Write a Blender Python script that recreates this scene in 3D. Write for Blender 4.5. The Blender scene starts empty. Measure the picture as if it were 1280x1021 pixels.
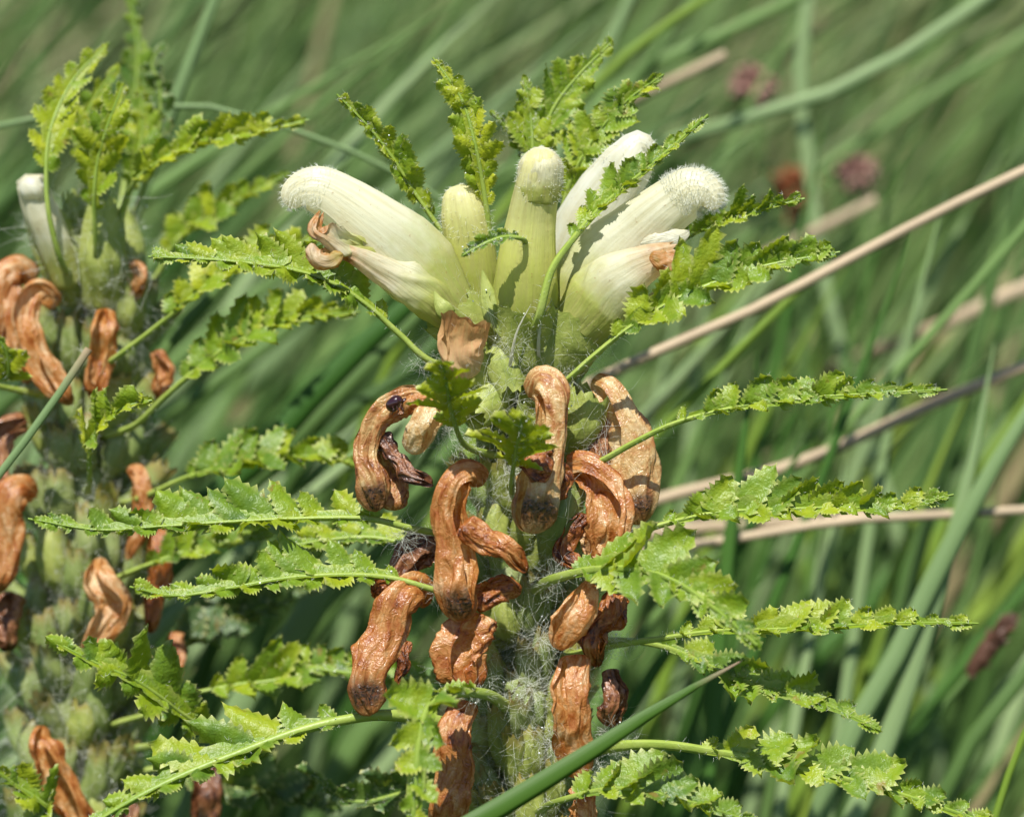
import bpy, math, random
import numpy as np
from mathutils import Vector

# ------------------------------------------------------------------ camera, sky, sun, exposure
scene = bpy.context.scene
W, H = 1280.0, 1021.0                 # pixel frame used for the measurements below
D = 0.40                              # camera to focus plane, metres (macro shot)
MPP = 1.0e-4                          # metres per pixel in the focus plane
TILT = math.radians(10)
C0 = np.array([0.0, 0.0, 0.22])       # centre of the frame in the focus plane, 22 cm above the turf
RIGHT = np.array([1.0, 0, 0])
UP = np.array([0, math.sin(TILT), math.cos(TILT)])
FWD = np.array([0, math.cos(TILT), -math.sin(TILT)])
CAM = C0 - FWD * D
SUN_DIR = np.array([-0.14, -0.52, 1.0]); SUN_DIR /= np.linalg.norm(SUN_DIR)   # towards the sun

cd = bpy.data.cameras.new('camera'); cam = bpy.data.objects.new('camera', cd)
scene.collection.objects.link(cam); scene.camera = cam
cam.location = CAM; cam.rotation_euler = (math.radians(90) - TILT, 0, 0)
cd.sensor_fit = 'HORIZONTAL'; cd.sensor_width = 36; cd.lens = 36 * D / (W * MPP)
cd.clip_start = 0.01; cd.clip_end = 500
cd.dof.use_dof = True; cd.dof.focus_distance = D - 0.0035; cd.dof.aperture_fstop = 13; cd.dof.aperture_blades = 7

world = bpy.data.worlds.new('World'); scene.world = world; world.use_nodes = True
wn = world.node_tree; bg = wn.nodes['Background']
sky = wn.nodes.new('ShaderNodeTexSky'); sky.sky_type = 'NISHITA'; sky.sun_disc = False
sky.sun_elevation = math.asin(SUN_DIR[2]); sky.sun_rotation = math.atan2(SUN_DIR[0], SUN_DIR[1])
sky.altitude = 1500
wn.links.new(sky.outputs[0], bg.inputs[0]); bg.inputs[1].default_value = 0.095
sd = bpy.data.lights.new('sun', 'SUN'); sun = bpy.data.objects.new('sun', sd); scene.collection.objects.link(sun)
sd.energy = 5.0; sd.angle = math.radians(0.5); sd.color = (1, 0.97, 0.92)
sun.location = (0, 0, 3); sun.rotation_euler = Vector(SUN_DIR).to_track_quat('Z', 'Y').to_euler()
scene.view_settings.view_transform = 'Standard'; scene.view_settings.look = 'None'
scene.view_settings.exposure = 0.76; scene.view_settings.gamma = 1
scene.render.engine = 'CYCLES'
scene.cycles.use_denoising = True; scene.cycles.max_bounces = 8; scene.cycles.transparent_max_bounces = 8
scene.cycles.caustics_reflective = False; scene.cycles.caustics_refractive = False
scene.cycles.sample_clamp_indirect = 6

rng = np.random.default_rng(11)
random.seed(5)
COL = scene.collection

# ------------------------------------------------------------------ helpers
def P(px, py, d=0.0):
    """a point seen at pixel (px,py), d millimetres behind the focus plane"""
    k = (D + d * 1e-3) / D
    return C0 + FWD * d * 1e-3 + RIGHT * (px - W / 2) * MPP * k - UP * (py - H / 2) * MPP * k
def cv(v):                            # camera-frame vector (right, up, towards camera) -> world
    v = np.array(v, float); w = RIGHT * v[0] + UP * v[1] - FWD * v[2]
    return w / np.linalg.norm(w)
def nz(a):
    return a / np.maximum(np.linalg.norm(a, axis=-1, keepdims=True), 1e-12)
def path(pts, n):
    """Catmull-Rom through pts, n+1 samples evenly spaced"""
    p = np.array(pts, float)
    if len(p) == 2: p = np.array([p[0], (p[0] + p[1]) / 2, p[1]])
    q = np.vstack([2 * p[0] - p[1], p, 2 * p[-1] - p[-2]])
    out = []
    for i in range(1, len(q) - 2):
        t = np.linspace(0, 1, 24, endpoint=(i == len(q) - 3))[:, None]
        a, b, c, e = q[i - 1], q[i], q[i + 1], q[i + 2]
        out.append(0.5 * (2 * b + (c - a) * t + (2 * a - 5 * b + 4 * c - e) * t**2 + (3 * b - a - 3 * c + e) * t**3))
    s = np.vstack(out)
    L = np.concatenate([[0], np.cumsum(np.linalg.norm(np.diff(s, axis=0), axis=1))])
    u = np.linspace(0, L[-1], n + 1)
    return np.stack([np.interp(u, L, s[:, k]) for k in range(3)], 1)
def tang(p):
    return nz(np.gradient(p, axis=0))

class MB:
    def __init__(s): s.v, s.f, s.c, s.n = [], [], [], 0
    def add(s, v, f, c):
        v = np.asarray(v); f = np.asarray(f)
        s.v.append(v); s.f.append(f + s.n); s.c.append(np.broadcast_to(np.asarray(c, float), (len(v), 4))); s.n += len(v)
    def build(s, name, mat, parent=None, base=None, smooth=True):
        V = np.vstack(s.v); Cc = np.vstack(s.c)
        if parent is not None: base = np.array(parent['base_point'][:])
        if base is None: base = np.zeros(3)
        me = bpy.data.meshes.new(name)
        fs = [];
        for a in s.f: fs.extend(a.tolist())
        me.from_pydata((V - base).tolist(), [], fs)
        if smooth: me.polygons.foreach_set('use_smooth', np.ones(len(me.polygons), bool))
        at = me.color_attributes.new('col', 'FLOAT_COLOR', 'POINT'); at.data.foreach_set('color', Cc.astype(np.float32).ravel())
        me.materials.append(mat)
        o = bpy.data.objects.new(name, me); COL.objects.link(o)
        if parent is not None: o.parent = parent
        else: o.location = base
        o['base_point'] = [float(x) for x in base]
        return o
    def world(s): return np.vstack(s.v)
def tag(o, label=None, cat=None, group=None, kind=None):
    if label: o['label'] = label
    if cat: o['category'] = cat
    if group: o['group'] = group
    if kind: o['kind'] = kind
    return o
def empty(name, base, parent=None):
    o = bpy.data.objects.new(name, None); COL.objects.link(o); o.empty_display_size = 0.01
    if parent is not None: o.parent = parent; o['base_point'] = list(parent['base_point'])
    else: o.location = base; o['base_point'] = [float(x) for x in base]
    return o

def grid_faces(r, c):
    i = np.arange(r - 1)[:, None] * c + np.arange(c - 1)[None]
    i = i.ravel(); return np.stack([i, i + 1, i + c + 1, i + c], 1)

def interp(vals, t):
    vals = np.asarray(vals, float)
    return np.interp(t, np.linspace(0, 1, len(vals)), vals)

def vnoise(p, seed=0):
    """smooth lattice noise 0..1 at points p (...,3)"""
    p = np.asarray(p); i = np.floor(p).astype(np.int64); f = p - i; f = f * f * (3 - 2 * f); out = 0
    for dx in (0, 1):
        for dy in (0, 1):
            for dz in (0, 1):
                h = ((i[..., 0] + dx) * 374761393 + (i[..., 1] + dy) * 668265263 + (i[..., 2] + dz) * 1440662683 + seed * 97531) & 0xffffffff
                h = ((h ^ (h >> 13)) * 1274126177) & 0xffffffff; h = h ^ (h >> 16)
                out = out + (h & 0xffff) / 65535.0 * (f[..., 0] if dx else 1 - f[..., 0]) * (f[..., 1] if dy else 1 - f[..., 1]) * (f[..., 2] if dz else 1 - f[..., 2])
    return out

def sweep(mb, pts, ra, rb=None, n=40, m=24, caps=(0.0, 0.0), rid=0.0, lump=0.0, fine=0.0, gap=None, gdir=math.pi / 2,
          jag=None, rnd=None, mask=None, seed=0, pix=True, wob=0.0, crump=0.0):
    """tube through pts (px,py,mm behind); ra = half width across the view in px, rb = half depth (default ra)"""
    r = np.random.default_rng(seed * 7 + 3)
    w = np.array([P(*q) for q in pts]) if pix else np.array(pts)
    c = path(w, n); T = tang(c); t = np.linspace(0, 1, n + 1)
    A = interp(ra, t) * MPP; Bq = A if rb is None else interp(rb, t) * MPP
    capf = np.ones_like(t)
    if caps[0] > 0: k = np.clip(t / caps[0], 0, 1); capf *= np.sqrt(np.maximum(1 - (1 - k)**2, 0.0004))
    if caps[1] > 0: k = np.clip((1 - t) / caps[1], 0, 1); capf *= np.sqrt(np.maximum(1 - (1 - k)**2, 0.0004))
    A = A * capf; Bq = Bq * capf
    if wob > 0:
        for k in range(3):
            c = c + wob * MPP * np.sin(t[:, None] * (5 + 6 * k) + r.uniform(0, 6, (1, 3))) / (1 + .6 * k) * np.minimum(1, t * 4)[:, None]
        T = tang(c)
    S = nz(np.cross(T, FWD)); B = nz(np.cross(S, T))
    v = np.linspace(0, 1, m + 1)
    g = np.zeros_like(t) if gap is None else interp(gap, t)
    th = gdir + g[:, None] + (2 * math.pi - 2 * g[:, None]) * v[None]
    f = np.ones_like(th)
    if rid > 0:
        for k in (3, 5, 7, 9):
            f += rid * r.uniform(.4, 1) * (3.5 / k)**.6 * np.sin(k * th + r.uniform(0, 6) + r.uniform(-4, 4) * t[:, None] + .8 * np.sin(t[:, None] * r.uniform(4, 9)))
    if fine > 0:
        for k in (13, 19, 26): f += fine * np.sin(k * th + r.uniform(0, 6) + 2 * np.sin(t[:, None] * r.uniform(3, 8) + r.uniform(0, 6)))
    if lump > 0:
        for k in range(5):
            f += lump * np.sin(t[:, None] * r.uniform(8, 30) + r.integers(1, 4) * th + r.uniform(0, 6))
    if crump > 0:
        ln = np.linalg.norm(np.diff(c, axis=0), axis=1).sum() / max(A.mean() * 2, 1e-9)
        tw = r.uniform(-1.5, 1.5); cx = np.cos(th + tw * t[:, None]); sx = np.sin(th + tw * t[:, None])
        for fa, fb, am in ((1.3, .55, 1.15), (2.6, .95, .7), (5.0, 1.4, .2), (9.0, 2.4, .03)):
            q = np.stack([cx * fa + 7 + .6 * np.sin(t[:, None] * 9), sx * fa + 3, np.broadcast_to(t[:, None], th.shape) * ln * fb + .35 * fa * np.sin(th * 2)], -1)
            f += crump * am * (0.6 - 1.9 * np.abs(2 * vnoise(q, seed + int(fa * 10)) - 1))
        c = c + (S * (vnoise(np.stack([t * ln * .8, t * 0 + 1, t * 0 + 5], -1), seed + 3) - .5)[:, None] + B * (vnoise(np.stack([t * ln * .8, t * 0 + 9, t * 0 + 2], -1), seed + 4) - .5)[:, None]) * A.mean() * crump * 3.0
        f = np.maximum(f, .35)
    pos = c[:, None] + S[:, None] * (A[:, None] * np.cos(th) * f)[..., None] + B[:, None] * (Bq[:, None] * np.sin(th) * f)[..., None]
    if jag is not None:
        k, amp = jag[:2]; st = np.clip((t - 0.72) / 0.28, 0, 1)[:, None]
        ph = r.uniform(0, 6)
        pos = pos + T[:, None] * (amp * MPP * st * (np.abs(np.sin(k * th / 2 + ph)) - .5 + .35 * np.sin(k * 2.7 * th)))[..., None]
    rr = r.random() if rnd is None else rnd
    mk = np.zeros_like(th) if mask is None else np.clip(mask(t[:, None], th), 0, 1) * np.ones_like(th)
    col = np.stack([th / (2 * math.pi), np.broadcast_to(t[:, None], th.shape), np.full(th.shape, rr), mk], -1)
    mb.add(pos.reshape(-1, 3), grid_faces(n + 1, m + 1), col.reshape(-1, 4))
    nrm = nz(pos - c[:, None])
    return pos.reshape(-1, 3), nrm.reshape(-1, 3), c, T

def hairs(mb, roots, dirs, length, rad=0.000035, seg=4, curl=0.5, seed=0):
    """three-sided tapering hair tubes, vectorised"""
    r = np.random.default_rng(seed)
    N = len(roots)
    if N == 0: return
    L = length if np.ndim(length) else np.full(N, length)
    L = L * r.uniform(.5, 1.25, N)
    d = nz(dirs + r.normal(0, .3, (N, 3))); p = roots.copy(); w = r.normal(0, 1, (N, 3))
    rings = []
    for k in range(seg + 1):
        a = nz(np.cross(d, np.array([.31, .77, .55]))); b = np.cross(d, a)
        rr = rad * (1 - .75 * k / seg)
        rings.append(np.stack([p + rr * (a * math.cos(q) + b * math.sin(q)) for q in (0, 2.094, 4.189)], 1))
        w = w + r.normal(0, .6, (N, 3)); d = nz(d + curl * w * .5); p = p + d * (L / seg)[:, None]
    V = np.stack(rings, 1).reshape(N, -1, 3)                       # N, (seg+1)*3
    i = []
    for k in range(seg):
        for q in range(3): i.append([k * 3 + q, k * 3 + (q + 1) % 3, k * 3 + 3 + (q + 1) % 3, k * 3 + 3 + q])
    i = np.array(i); nv = (seg + 1) * 3
    F = (i[None] + (np.arange(N) * nv)[:, None, None]).reshape(-1, 4)
    mb.add(V.reshape(-1, 3), F, (0, 0, .5, 0))

def lobe(mb, base, a, b, nn, L, Wd, k, r, curl=.15, rnd=.5):
    """one toothed lobe: a = along, b = across, nn = normal"""
    u, jag = [], []
    for j in range(2 * k + 1): u.append(j / (2 * k + 1)); jag.append(j % 2)
    u.append(1.0); jag.append(2); u = np.array(u); jag = np.array(jag)
    R = len(u)
    h = Wd * np.maximum(1 - u**2.4, 0)**.62 * (.95 + .1 * np.sin(3.1 * u))
    vs = np.array([-1, -.55, 0, .55, 1.0]); V = np.zeros((R, 5, 3)); Cc = np.zeros((R, 5, 4))
    tw = r.uniform(-.5, .5); rip = r.uniform(.2, 1.1); side_curl = r.uniform(-.3, .45); irr = r.uniform(.4, 1.5, (R, 2)); ph = r.uniform(0, 6)
    for j in range(R):
        for q, v in enumerate(vs):
            edge = abs(v) == 1
            hh = h[j]; uu = u[j]
            if edge:
                z1 = r.uniform(.7, 1.3)
                if jag[j] == 1: z1 = irr[j, int(v > 0)]; hh = h[j] * 1.02 + .15 * Wd * z1; uu = u[j] + .05 * z1
                elif jag[j] == 0: hh = h[j] * .84
            if jag[j] == 2: uu = 1.0 + (.05 if v == 0 else .04 * (1 - abs(v)))
            x = uu * L; y = v * hh
            z = Wd * (.22 * abs(v)**1.5 + (.14 if jag[j] == 1 else -.07) * irr[j, int(v > 0)] * (1 - abs(v) * .3) * rip * (abs(v) > .2) + .16 * math.sin(ph + 4 * uu + 2 * v) + side_curl * v * v * uu)
            z += -curl * L * uu * uu + tw * y * uu + (r.normal(0, .05) * Wd)
            if edge and jag[j] == 1: z += r.uniform(-.1, .25) * Wd
            V[j, q] = base + a * x + b * y + nn * z
            m = 0.0
            if edge: m = .95 if jag[j] == 1 else .22
            if jag[j] == 2: m = .9
            if v == 0: m = max(m, .12)
            Cc[j, q] = (abs(v), uu, rnd, m)
    mb.add(V.reshape(-1, 3), grid_faces(R, 5), Cc.reshape(-1, 4))

hair_store = {}
def leaf(plant, pts, Lm, U, V, n=11, t0=.22, split=False, rad=(6.2, 1.7), fore=(56, 32), teeth=6, mat='leaf', seed=0, curl=.12,
         pal=.5, hair=140, brown=0.0, asym=.62, name='leaf', peak=.3, label=None):
    r = np.random.default_rng(seed + 101); n = max(3, int(round(n * .92))); Lm = Lm * 1.06
    ax = (652, 8) if plant.location.x > -.03 else (105, 33)            # carry the stalk on into the stem
    if abs(pts[0][0] - ax[0]) > 30 or pts[0][2] < ax[1] - 6:
        x0, y0, d0 = pts[0]; ex = ((x0 * .45 + ax[0] * .55), y0 + 14, d0 * .45 + ax[1] * .55)
        l0 = np.linalg.norm(P(*ex) - P(*pts[0])); l1 = sum(np.linalg.norm(P(*a) - P(*b)) for a, b in zip(pts, pts[1:]))
        t0 = (l0 + t0 * l1) / (l0 + l1); pts = [ex] + list(pts)
    w = np.array([P(*q) for q in pts]); c = path(w, 60); T = tang(c)
    ln = np.linalg.norm(np.diff(c, axis=0), axis=1).sum()
    mid = MB()
    # rachis
    tt = np.linspace(0, 1, 61)
    rr = (rad[0] + (rad[1] - rad[0]) * tt**.7) * MPP
    S = nz(np.cross(T, cv(U))); Bn = np.cross(S, T)
    th = np.linspace(0, 2 * math.pi, 9)
    prof = 1 - .25 * (np.cos(th - math.pi / 2) > .6)
    pos = c[:, None] + (S[:, None] * np.cos(th)[None, :, None] + Bn[:, None] * (np.sin(th) * prof)[None, :, None]) * rr[:, None, None]
    colr = np.zeros((61, 9, 4)); colr[..., 1] = tt[:, None]; colr[..., 2] = pal; colr[..., 0] = th[None] / 6.2832
    mid.add(pos.reshape(-1, 3), grid_faces(61, 9), colr.reshape(-1, 4))
    root = mid.build(name, M['rachis'], plant)
    if label: root['label'] = label
    blade = MB(); sp = ln * (1 - t0) / n
    tips = []
    for side, (dv, sc) in enumerate(((U, 1.0), (V, asym))):
        dvw = cv(dv)
        for i in range(n):
            f = (i + .5 + r.uniform(-.12, .12) + .3 * side) / (n + .3); t = t0 + (1 - t0) * f
            if t > .985: continue
            j = int(t * 60); Tj = T[j]
            lat = nz(dvw - Tj * np.dot(dvw, Tj))
            env = (min(1, .25 + f / peak * .75)) if f < peak else (1 - ((f - peak) / (1 - peak))**1.25 * .82)
            L = Lm * MPP * env * r.uniform(.72, 1.2) * sc
            ang = math.radians(fore[0] + (fore[1] - fore[0]) * f + r.uniform(-9, 9))
            a = nz(lat * math.sin(ang) + Tj * math.cos(ang)); nrm = nz(np.cross(Tj, lat)) * (1 if side == 0 else -1)
            rot = r.uniform(-.6, .6); b = nz(np.cross(nrm, a))
            b2 = b * math.cos(rot) + nrm * math.sin(rot); n2 = nrm * math.cos(rot) - b * math.sin(rot)
            lb = MB() if split else blade
            kk = teeth if env > .55 else max(2, teeth - 1)
            Wd = min(sp * .60, L * .40) * r.uniform(.85, 1.2)
            lobe(lb, c[j] + nrm * rr[j] * .3, a, b2, n2, L, Wd, kk, r, curl=curl * r.uniform(-.2, 2), rnd=np.clip(pal + r.uniform(-.28, .28) + brown * (f > .75), 0, 1))
            if split: lb.build('lobe', M[mat], root)
            tips.append((c[j], a, L))
    # toothed wing that joins the lobes along the rachis
    wg = MB() if split else blade
    jj = np.arange(int(t0 * 60) + 2, 60); ff = np.clip((jj / 60 - t0) / (1 - t0), 0, 1)
    for dv, sc in ((U, 1.0), (V, asym)):
        dvw = cv(dv); rows = []; cols = []
        lat = nz(dvw[None] - T[jj] * (T[jj] @ dvw)[:, None]); nr_ = nz(np.cross(T[jj], lat))
        env = np.where(ff < peak, .25 + ff / peak * .75, 1 - (np.clip(ff - peak, 0, 1) / (1 - peak))**1.25 * .8)
        wv = Lm * MPP * env * sc * .24 * (.7 + .6 * r.random(len(jj)))
        for k, fr in enumerate((0, .5, 1.0)):
            zz = (.25 * fr + .2 * (r.random(len(jj)) - .5) * fr) * wv
            rows.append(c[jj] + lat * (rr[jj] * .5 + wv * fr)[:, None] + nr_ * zz[:, None] + T[jj] * (wv * fr * .5)[:, None])
            cc = np.zeros((len(jj), 4)); cc[:, 0] = fr; cc[:, 1] = ff; cc[:, 2] = pal + r.uniform(-.1, .1); cc[:, 3] = fr * .55 * (r.random(len(jj)) > .4); cols.append(cc)
        wg.add(np.stack(rows, 1).reshape(-1, 3), grid_faces(len(jj), 3), np.stack(cols, 1).reshape(-1, 4))
    if split: wg.build('leaf_wing', M[mat], root)
    # end lobe
    lb = MB() if split else blade
    lat = nz(cv(U) - T[-2] * np.dot(cv(U), T[-2])); nr = np.cross(T[-2], lat)
    lobe(lb, c[-5], T[-2], lat, nr, sp * .95, sp * .30, teeth, r, rnd=np.clip(pal + brown, 0, 1))
    if split: lb.build('lobe', M[mat], root)
    else: blade.build('leaf_blade', M[mat], root)
    # short hairs along the rachis and the lobes
    hm = hair_store.setdefault(plant.name, MB())
    if hair:
        j = (r.random(hair)**1.3 * 59).astype(int); q = r.uniform(0, 6.28, hair)
        dd = S[j] * np.cos(q)[:, None] + Bn[j] * np.sin(q)[:, None]
        hairs(hm, c[j] + dd * rr[j][:, None] * .9 + T[j] * r.uniform(0, ln / 60, hair)[:, None], dd + T[j] * .3, .00075, rad=.000022, seg=3, curl=.25, seed=seed)
        if not split or True:
            kk = r.integers(0, len(tips), hair); u = r.uniform(.1, 1, hair)
            rp = np.array([tips[k][0] + tips[k][1] * tips[k][2] * uu for k, uu in zip(kk, u)])
            hairs(hm, rp, r.normal(0, 1, (hair, 3)) + UP, .0006, rad=.00002, seg=3, curl=.3, seed=seed + 1)
    return root

# ------------------------------------------------------------------ materials
M = {}
def new_mat(name):
    m = bpy.data.materials.new(name); m.use_nodes = True; nt = m.node_tree; nt.nodes.clear()
    return m, nt, nt.nodes.new('ShaderNodeOutputMaterial')
def N(nt, t, **kw):
    n = nt.nodes.new(t)
    for k, v in kw.items(): setattr(n, k, v)
    return n
def ramp(nt, src, stops, interp_='LINEAR'):
    n = N(nt, 'ShaderNodeValToRGB'); cr = n.color_ramp; cr.interpolation = interp_
    while len(cr.elements) < len(stops): cr.elements.new(.5)
    for e, (p, c) in zip(cr.elements, stops): e.position = p; e.color = (*c, 1) if len(c) == 3 else c
    nt.links.new(src, n.inputs[0]); return n.outputs[0]
def mixc(nt, fac, a, b, mode='MIX'):
    n = N(nt, 'ShaderNodeMix', data_type='RGBA', blend_type=mode)
    for s, v in ((n.inputs[0], fac), (n.inputs[6], a), (n.inputs[7], b)):
        if hasattr(v, 'links'): nt.links.new(v, s)
        else: s.default_value = v if not isinstance(v, tuple) else (*v, 1)
    return n.outputs[2]
def math_(nt, op, a, b=0.0, c=None, clamp=False):
    n = N(nt, 'ShaderNodeMath', operation=op, use_clamp=clamp)
    for s, v in zip(n.inputs, (a, b) if c is None else (a, b, c)):
        if hasattr(v, 'links'): nt.links.new(v, s)
        else: s.default_value = v
    return n.outputs[0]
def attr(nt):
    a = N(nt, 'ShaderNodeAttribute', attribute_name='col'); s = N(nt, 'ShaderNodeSeparateColor')
    nt.links.new(a.outputs['Color'], s.inputs[0]); return s.outputs[0], s.outputs[1], s.outputs[2], a.outputs['Alpha']
def noise(nt, scale, detail=3, vec=None, rough=.55, dist=0):
    n = N(nt, 'ShaderNodeTexNoise'); n.inputs['Scale'].default_value = scale; n.inputs['Detail'].default_value = detail
    n.inputs['Roughness'].default_value = rough; n.inputs['Distortion'].default_value = dist
    if vec is None: tc = N(nt, 'ShaderNodeTexCoord'); vec = tc.outputs['Object']
    nt.links.new(vec, n.inputs['Vector']); return n.outputs[0]
def comb(nt, x, y, z):
    n = N(nt, 'ShaderNodeCombineXYZ')
    for s, v in zip(n.inputs, (x, y, z)):
        if hasattr(v, 'links'): nt.links.new(v, s)
        else: s.default_value = v
    return n.outputs[0]
def shade(nt, out, color, rough=.5, spec=.5, trans=0.0, tcol=None, bump=None, bdist=.0001, bstr=.5, sheen=0):
    p = N(nt, 'ShaderNodeBsdfPrincipled'); p.inputs['Roughness'].default_value = rough if not hasattr(rough, 'links') else .5
    if hasattr(rough, 'links'): nt.links.new(rough, p.inputs['Roughness'])
    p.inputs['Specular IOR Level'].default_value = spec
    if hasattr(color, 'links'): nt.links.new(color, p.inputs['Base Color'])
    else: p.inputs['Base Color'].default_value = (*color, 1)
    if sheen: p.inputs['Sheen Weight'].default_value = sheen
    bo = None
    if bump is not None:
        b = N(nt, 'ShaderNodeBump'); b.inputs['Strength'].default_value = bstr; b.inputs['Distance'].default_value = bdist
        nt.links.new(bump, b.inputs['Height']); bo = b.outputs[0]; nt.links.new(bo, p.inputs['Normal'])
    sh = p.outputs[0]
    if trans > 0:
        tr = N(nt, 'ShaderNodeBsdfTranslucent'); tc = color if tcol is None else tcol
        if hasattr(tc, 'links'): nt.links.new(tc, tr.inputs[0])
        else: tr.inputs[0].default_value = (*tc, 1)
        if bo: nt.links.new(bo, tr.inputs['Normal'])
        mx = N(nt, 'ShaderNodeMixShader'); mx.inputs[0].default_value = trans
        nt.links.new(sh, mx.inputs[1]); nt.links.new(tr.outputs[0], mx.inputs[2]); sh = mx.outputs[0]
    nt.links.new(sh, out.inputs[0])

def make_leaf(name, c1, c2, c3, trans=.34, rough=.42):
    m, nt, out = new_mat(name); r, g, b, a = attr(nt)
    nz1 = noise(nt, 420, 3)
    f = math_(nt, 'MULTIPLY_ADD', nz1, .7, math_(nt, 'SUBTRACT', b, .35), clamp=True)
    col = ramp(nt, f, [(.0, c1), (.45, c2), (1, c3)])
    fine_ = noise(nt, 5200, 2)
    col = mixc(nt, math_(nt, 'MULTIPLY', ramp(nt, fine_, [(.45, (0, 0, 0)), (.75, (1, 1, 1))]), .14), col, (.30, .38, .12))
    col = mixc(nt, math_(nt, 'MULTIPLY', ramp(nt, noise(nt, 330, 3), [(.66, (0, 0, 0)), (.72, (1, 1, 1))]), .6), col, (.24, .12, .035))
    tipm = math_(nt, 'MULTIPLY', math_(nt, 'POWER', a, 1.6), 1.0, clamp=True)
    col = mixc(nt, math_(nt, 'MULTIPLY', tipm, .8), col, (.56, .54, .22))
    t = mixc(nt, .6, col, (.46, .54, .01))
    hgt = math_(nt, 'ADD', noise(nt, 2600, 2), math_(nt, 'MULTIPLY', noise(nt, 900, 2), 1.2))
    shade(nt, out, col, rough=.42, spec=.45, trans=trans, tcol=t, bump=hgt, bdist=.00016, bstr=.8)
    M[name] = m
make_leaf('leaf', (.042, .115, .015), (.165, .265, .010), (.37, .40, .010), trans=.38)
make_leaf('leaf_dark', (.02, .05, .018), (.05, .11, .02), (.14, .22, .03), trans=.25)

m, nt, out = new_mat('rachis'); r, g, b, a = attr(nt)
f = math_(nt, 'MULTIPLY_ADD', noise(nt, 500, 3), .5, math_(nt, 'MULTIPLY', g, .35), clamp=True)
col = ramp(nt, f, [(.1, (.38, .43, .13)), (.35, (.28, .36, .06)), (.7, (.15, .25, .025))])
shade(nt, out, col, rough=.45, trans=.2, bump=noise(nt, 3000, 2), bdist=.0001); M['rachis'] = m

def make_petal(name, base, mid, tip, brown=(.56, .26, .07), trans=.55, dark=(.30, .10, .02)):
    m, nt, out = new_mat(name); r, g, b, a = attr(nt)
    col = ramp(nt, math_(nt, 'ADD', g, math_(nt, 'MULTIPLY_ADD', noise(nt, 350, 3), .3, -.15)), [(0, base), (.25, base), (.5, mid), (.9, tip)])
    st = noise(nt, 1.0, 3, comb(nt, math_(nt, 'MULTIPLY', r, 38.0), math_(nt, 'MULTIPLY', g, 2.6), b))
    col = mixc(nt, math_(nt, 'MULTIPLY', ramp(nt, st, [(.42, (0, 0, 0)), (.66, (1, 1, 1))]), .34), col, (.56, .48, .20))
    col = mixc(nt, math_(nt, 'MULTIPLY', ramp(nt, noise(nt, 260, 4), [(.52, (0, 0, 0)), (.72, (1, 1, 1))]), .25), col, (.56, .47, .2))
    col = mixc(nt, math_(nt, 'MULTIPLY', ramp(nt, noise(nt, 1500, 3), [(.68, (0, 0, 0)), (.74, (1, 1, 1))]), .5), col, (.42, .24, .08))
    bn = ramp(nt, noise(nt, 700, 4), [(.3, dark), (.5, brown), (.75, (.68, .45, .22))])
    col = mixc(nt, math_(nt, 'MULTIPLY', a, math_(nt, 'MULTIPLY_ADD', noise(nt, 900, 3), 1.6, .1), clamp=True), col, bn)
    hgt = math_(nt, 'ADD', math_(nt, 'MULTIPLY', st, 1.5), math_(nt, 'MULTIPLY', noise(nt, 1500, 3), .5))
    shade(nt, out, col, rough=.4, spec=.5, trans=trans, bump=hgt, bdist=.00022, bstr=.45); M[name] = m
make_petal('petal', (.48, .52, .13), (.80, .79, .58), (.84, .81, .61))
make_petal('petal_white', (.70, .70, .54), (.80, .80, .68), (.80, .80, .68))
make_petal('petal_yellow', (.48, .53, .10), (.66, .68, .17), (.82, .79, .42))
make_petal('petal_dry', (.62, .42, .22), (.66, .40, .20), (.55, .27, .10), trans=.3)

def make_dry(name, c0, c1, c2, c3, trans=.22):
    m, nt, out = new_mat(name); r, g, b, a = attr(nt)
    st = noise(nt, 1.0, 4, comb(nt, math_(nt, 'MULTIPLY', r, 10.0), math_(nt, 'MULTIPLY', g, 5.0), math_(nt, 'MULTIPLY', b, 20.0)), dist=1.4)
    bl = noise(nt, 420, 4)
    f = math_(nt, 'ADD', math_(nt, 'MULTIPLY_ADD', st, .95, -.22), math_(nt, 'MULTIPLY', math_(nt, 'ADD', bl, math_(nt, 'SUBTRACT', b, 1.0)), .75), clamp=True)
    col = ramp(nt, f, [(.0, c0), (.17, c1), (.38, c2), (.68, c3)])
    sp = ramp(nt, noise(nt, 2300, 3), [(.38, (.018, .010, .006)), (.66, (.15, .08, .035))])
    col = mixc(nt, math_(nt, 'MULTIPLY', a, math_(nt, 'MULTIPLY_ADD', noise(nt, 700, 3), 1.4, .4), clamp=True), col, sp)
    fibre = noise(nt, 1.0, 3, comb(nt, math_(nt, 'MULTIPLY', r, 40.0), math_(nt, 'MULTIPLY', g, 12.0), b), dist=1.6)
    cre = math_(nt, 'ABSOLUTE', math_(nt, 'SUBTRACT', noise(nt, 900, 3, dist=1.0), .5))
    col = mixc(nt, math_(nt, 'MULTIPLY', ramp(nt, cre, [(.0, (1, 1, 1)), (.05, (0, 0, 0))]), .4), col, c1)
    fibre = math_(nt, 'MULTIPLY_ADD', cre, 3.0, fibre)
    hgt = math_(nt, 'ADD', math_(nt, 'MULTIPLY', fibre, 1.0), math_(nt, 'ADD', math_(nt, 'MULTIPLY', st, 1.4), math_(nt, 'MULTIPLY', noise(nt, 1900, 3), .35)))
    shade(nt, out, col, rough=.27, spec=.8, trans=trans, bump=hgt, bdist=.00026, bstr=.5); M[name] = m
make_dry('withered', (.085, .02, .005), (.40, .12, .022), (.62, .29, .085), (.84, .64, .36), trans=.48)
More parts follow.
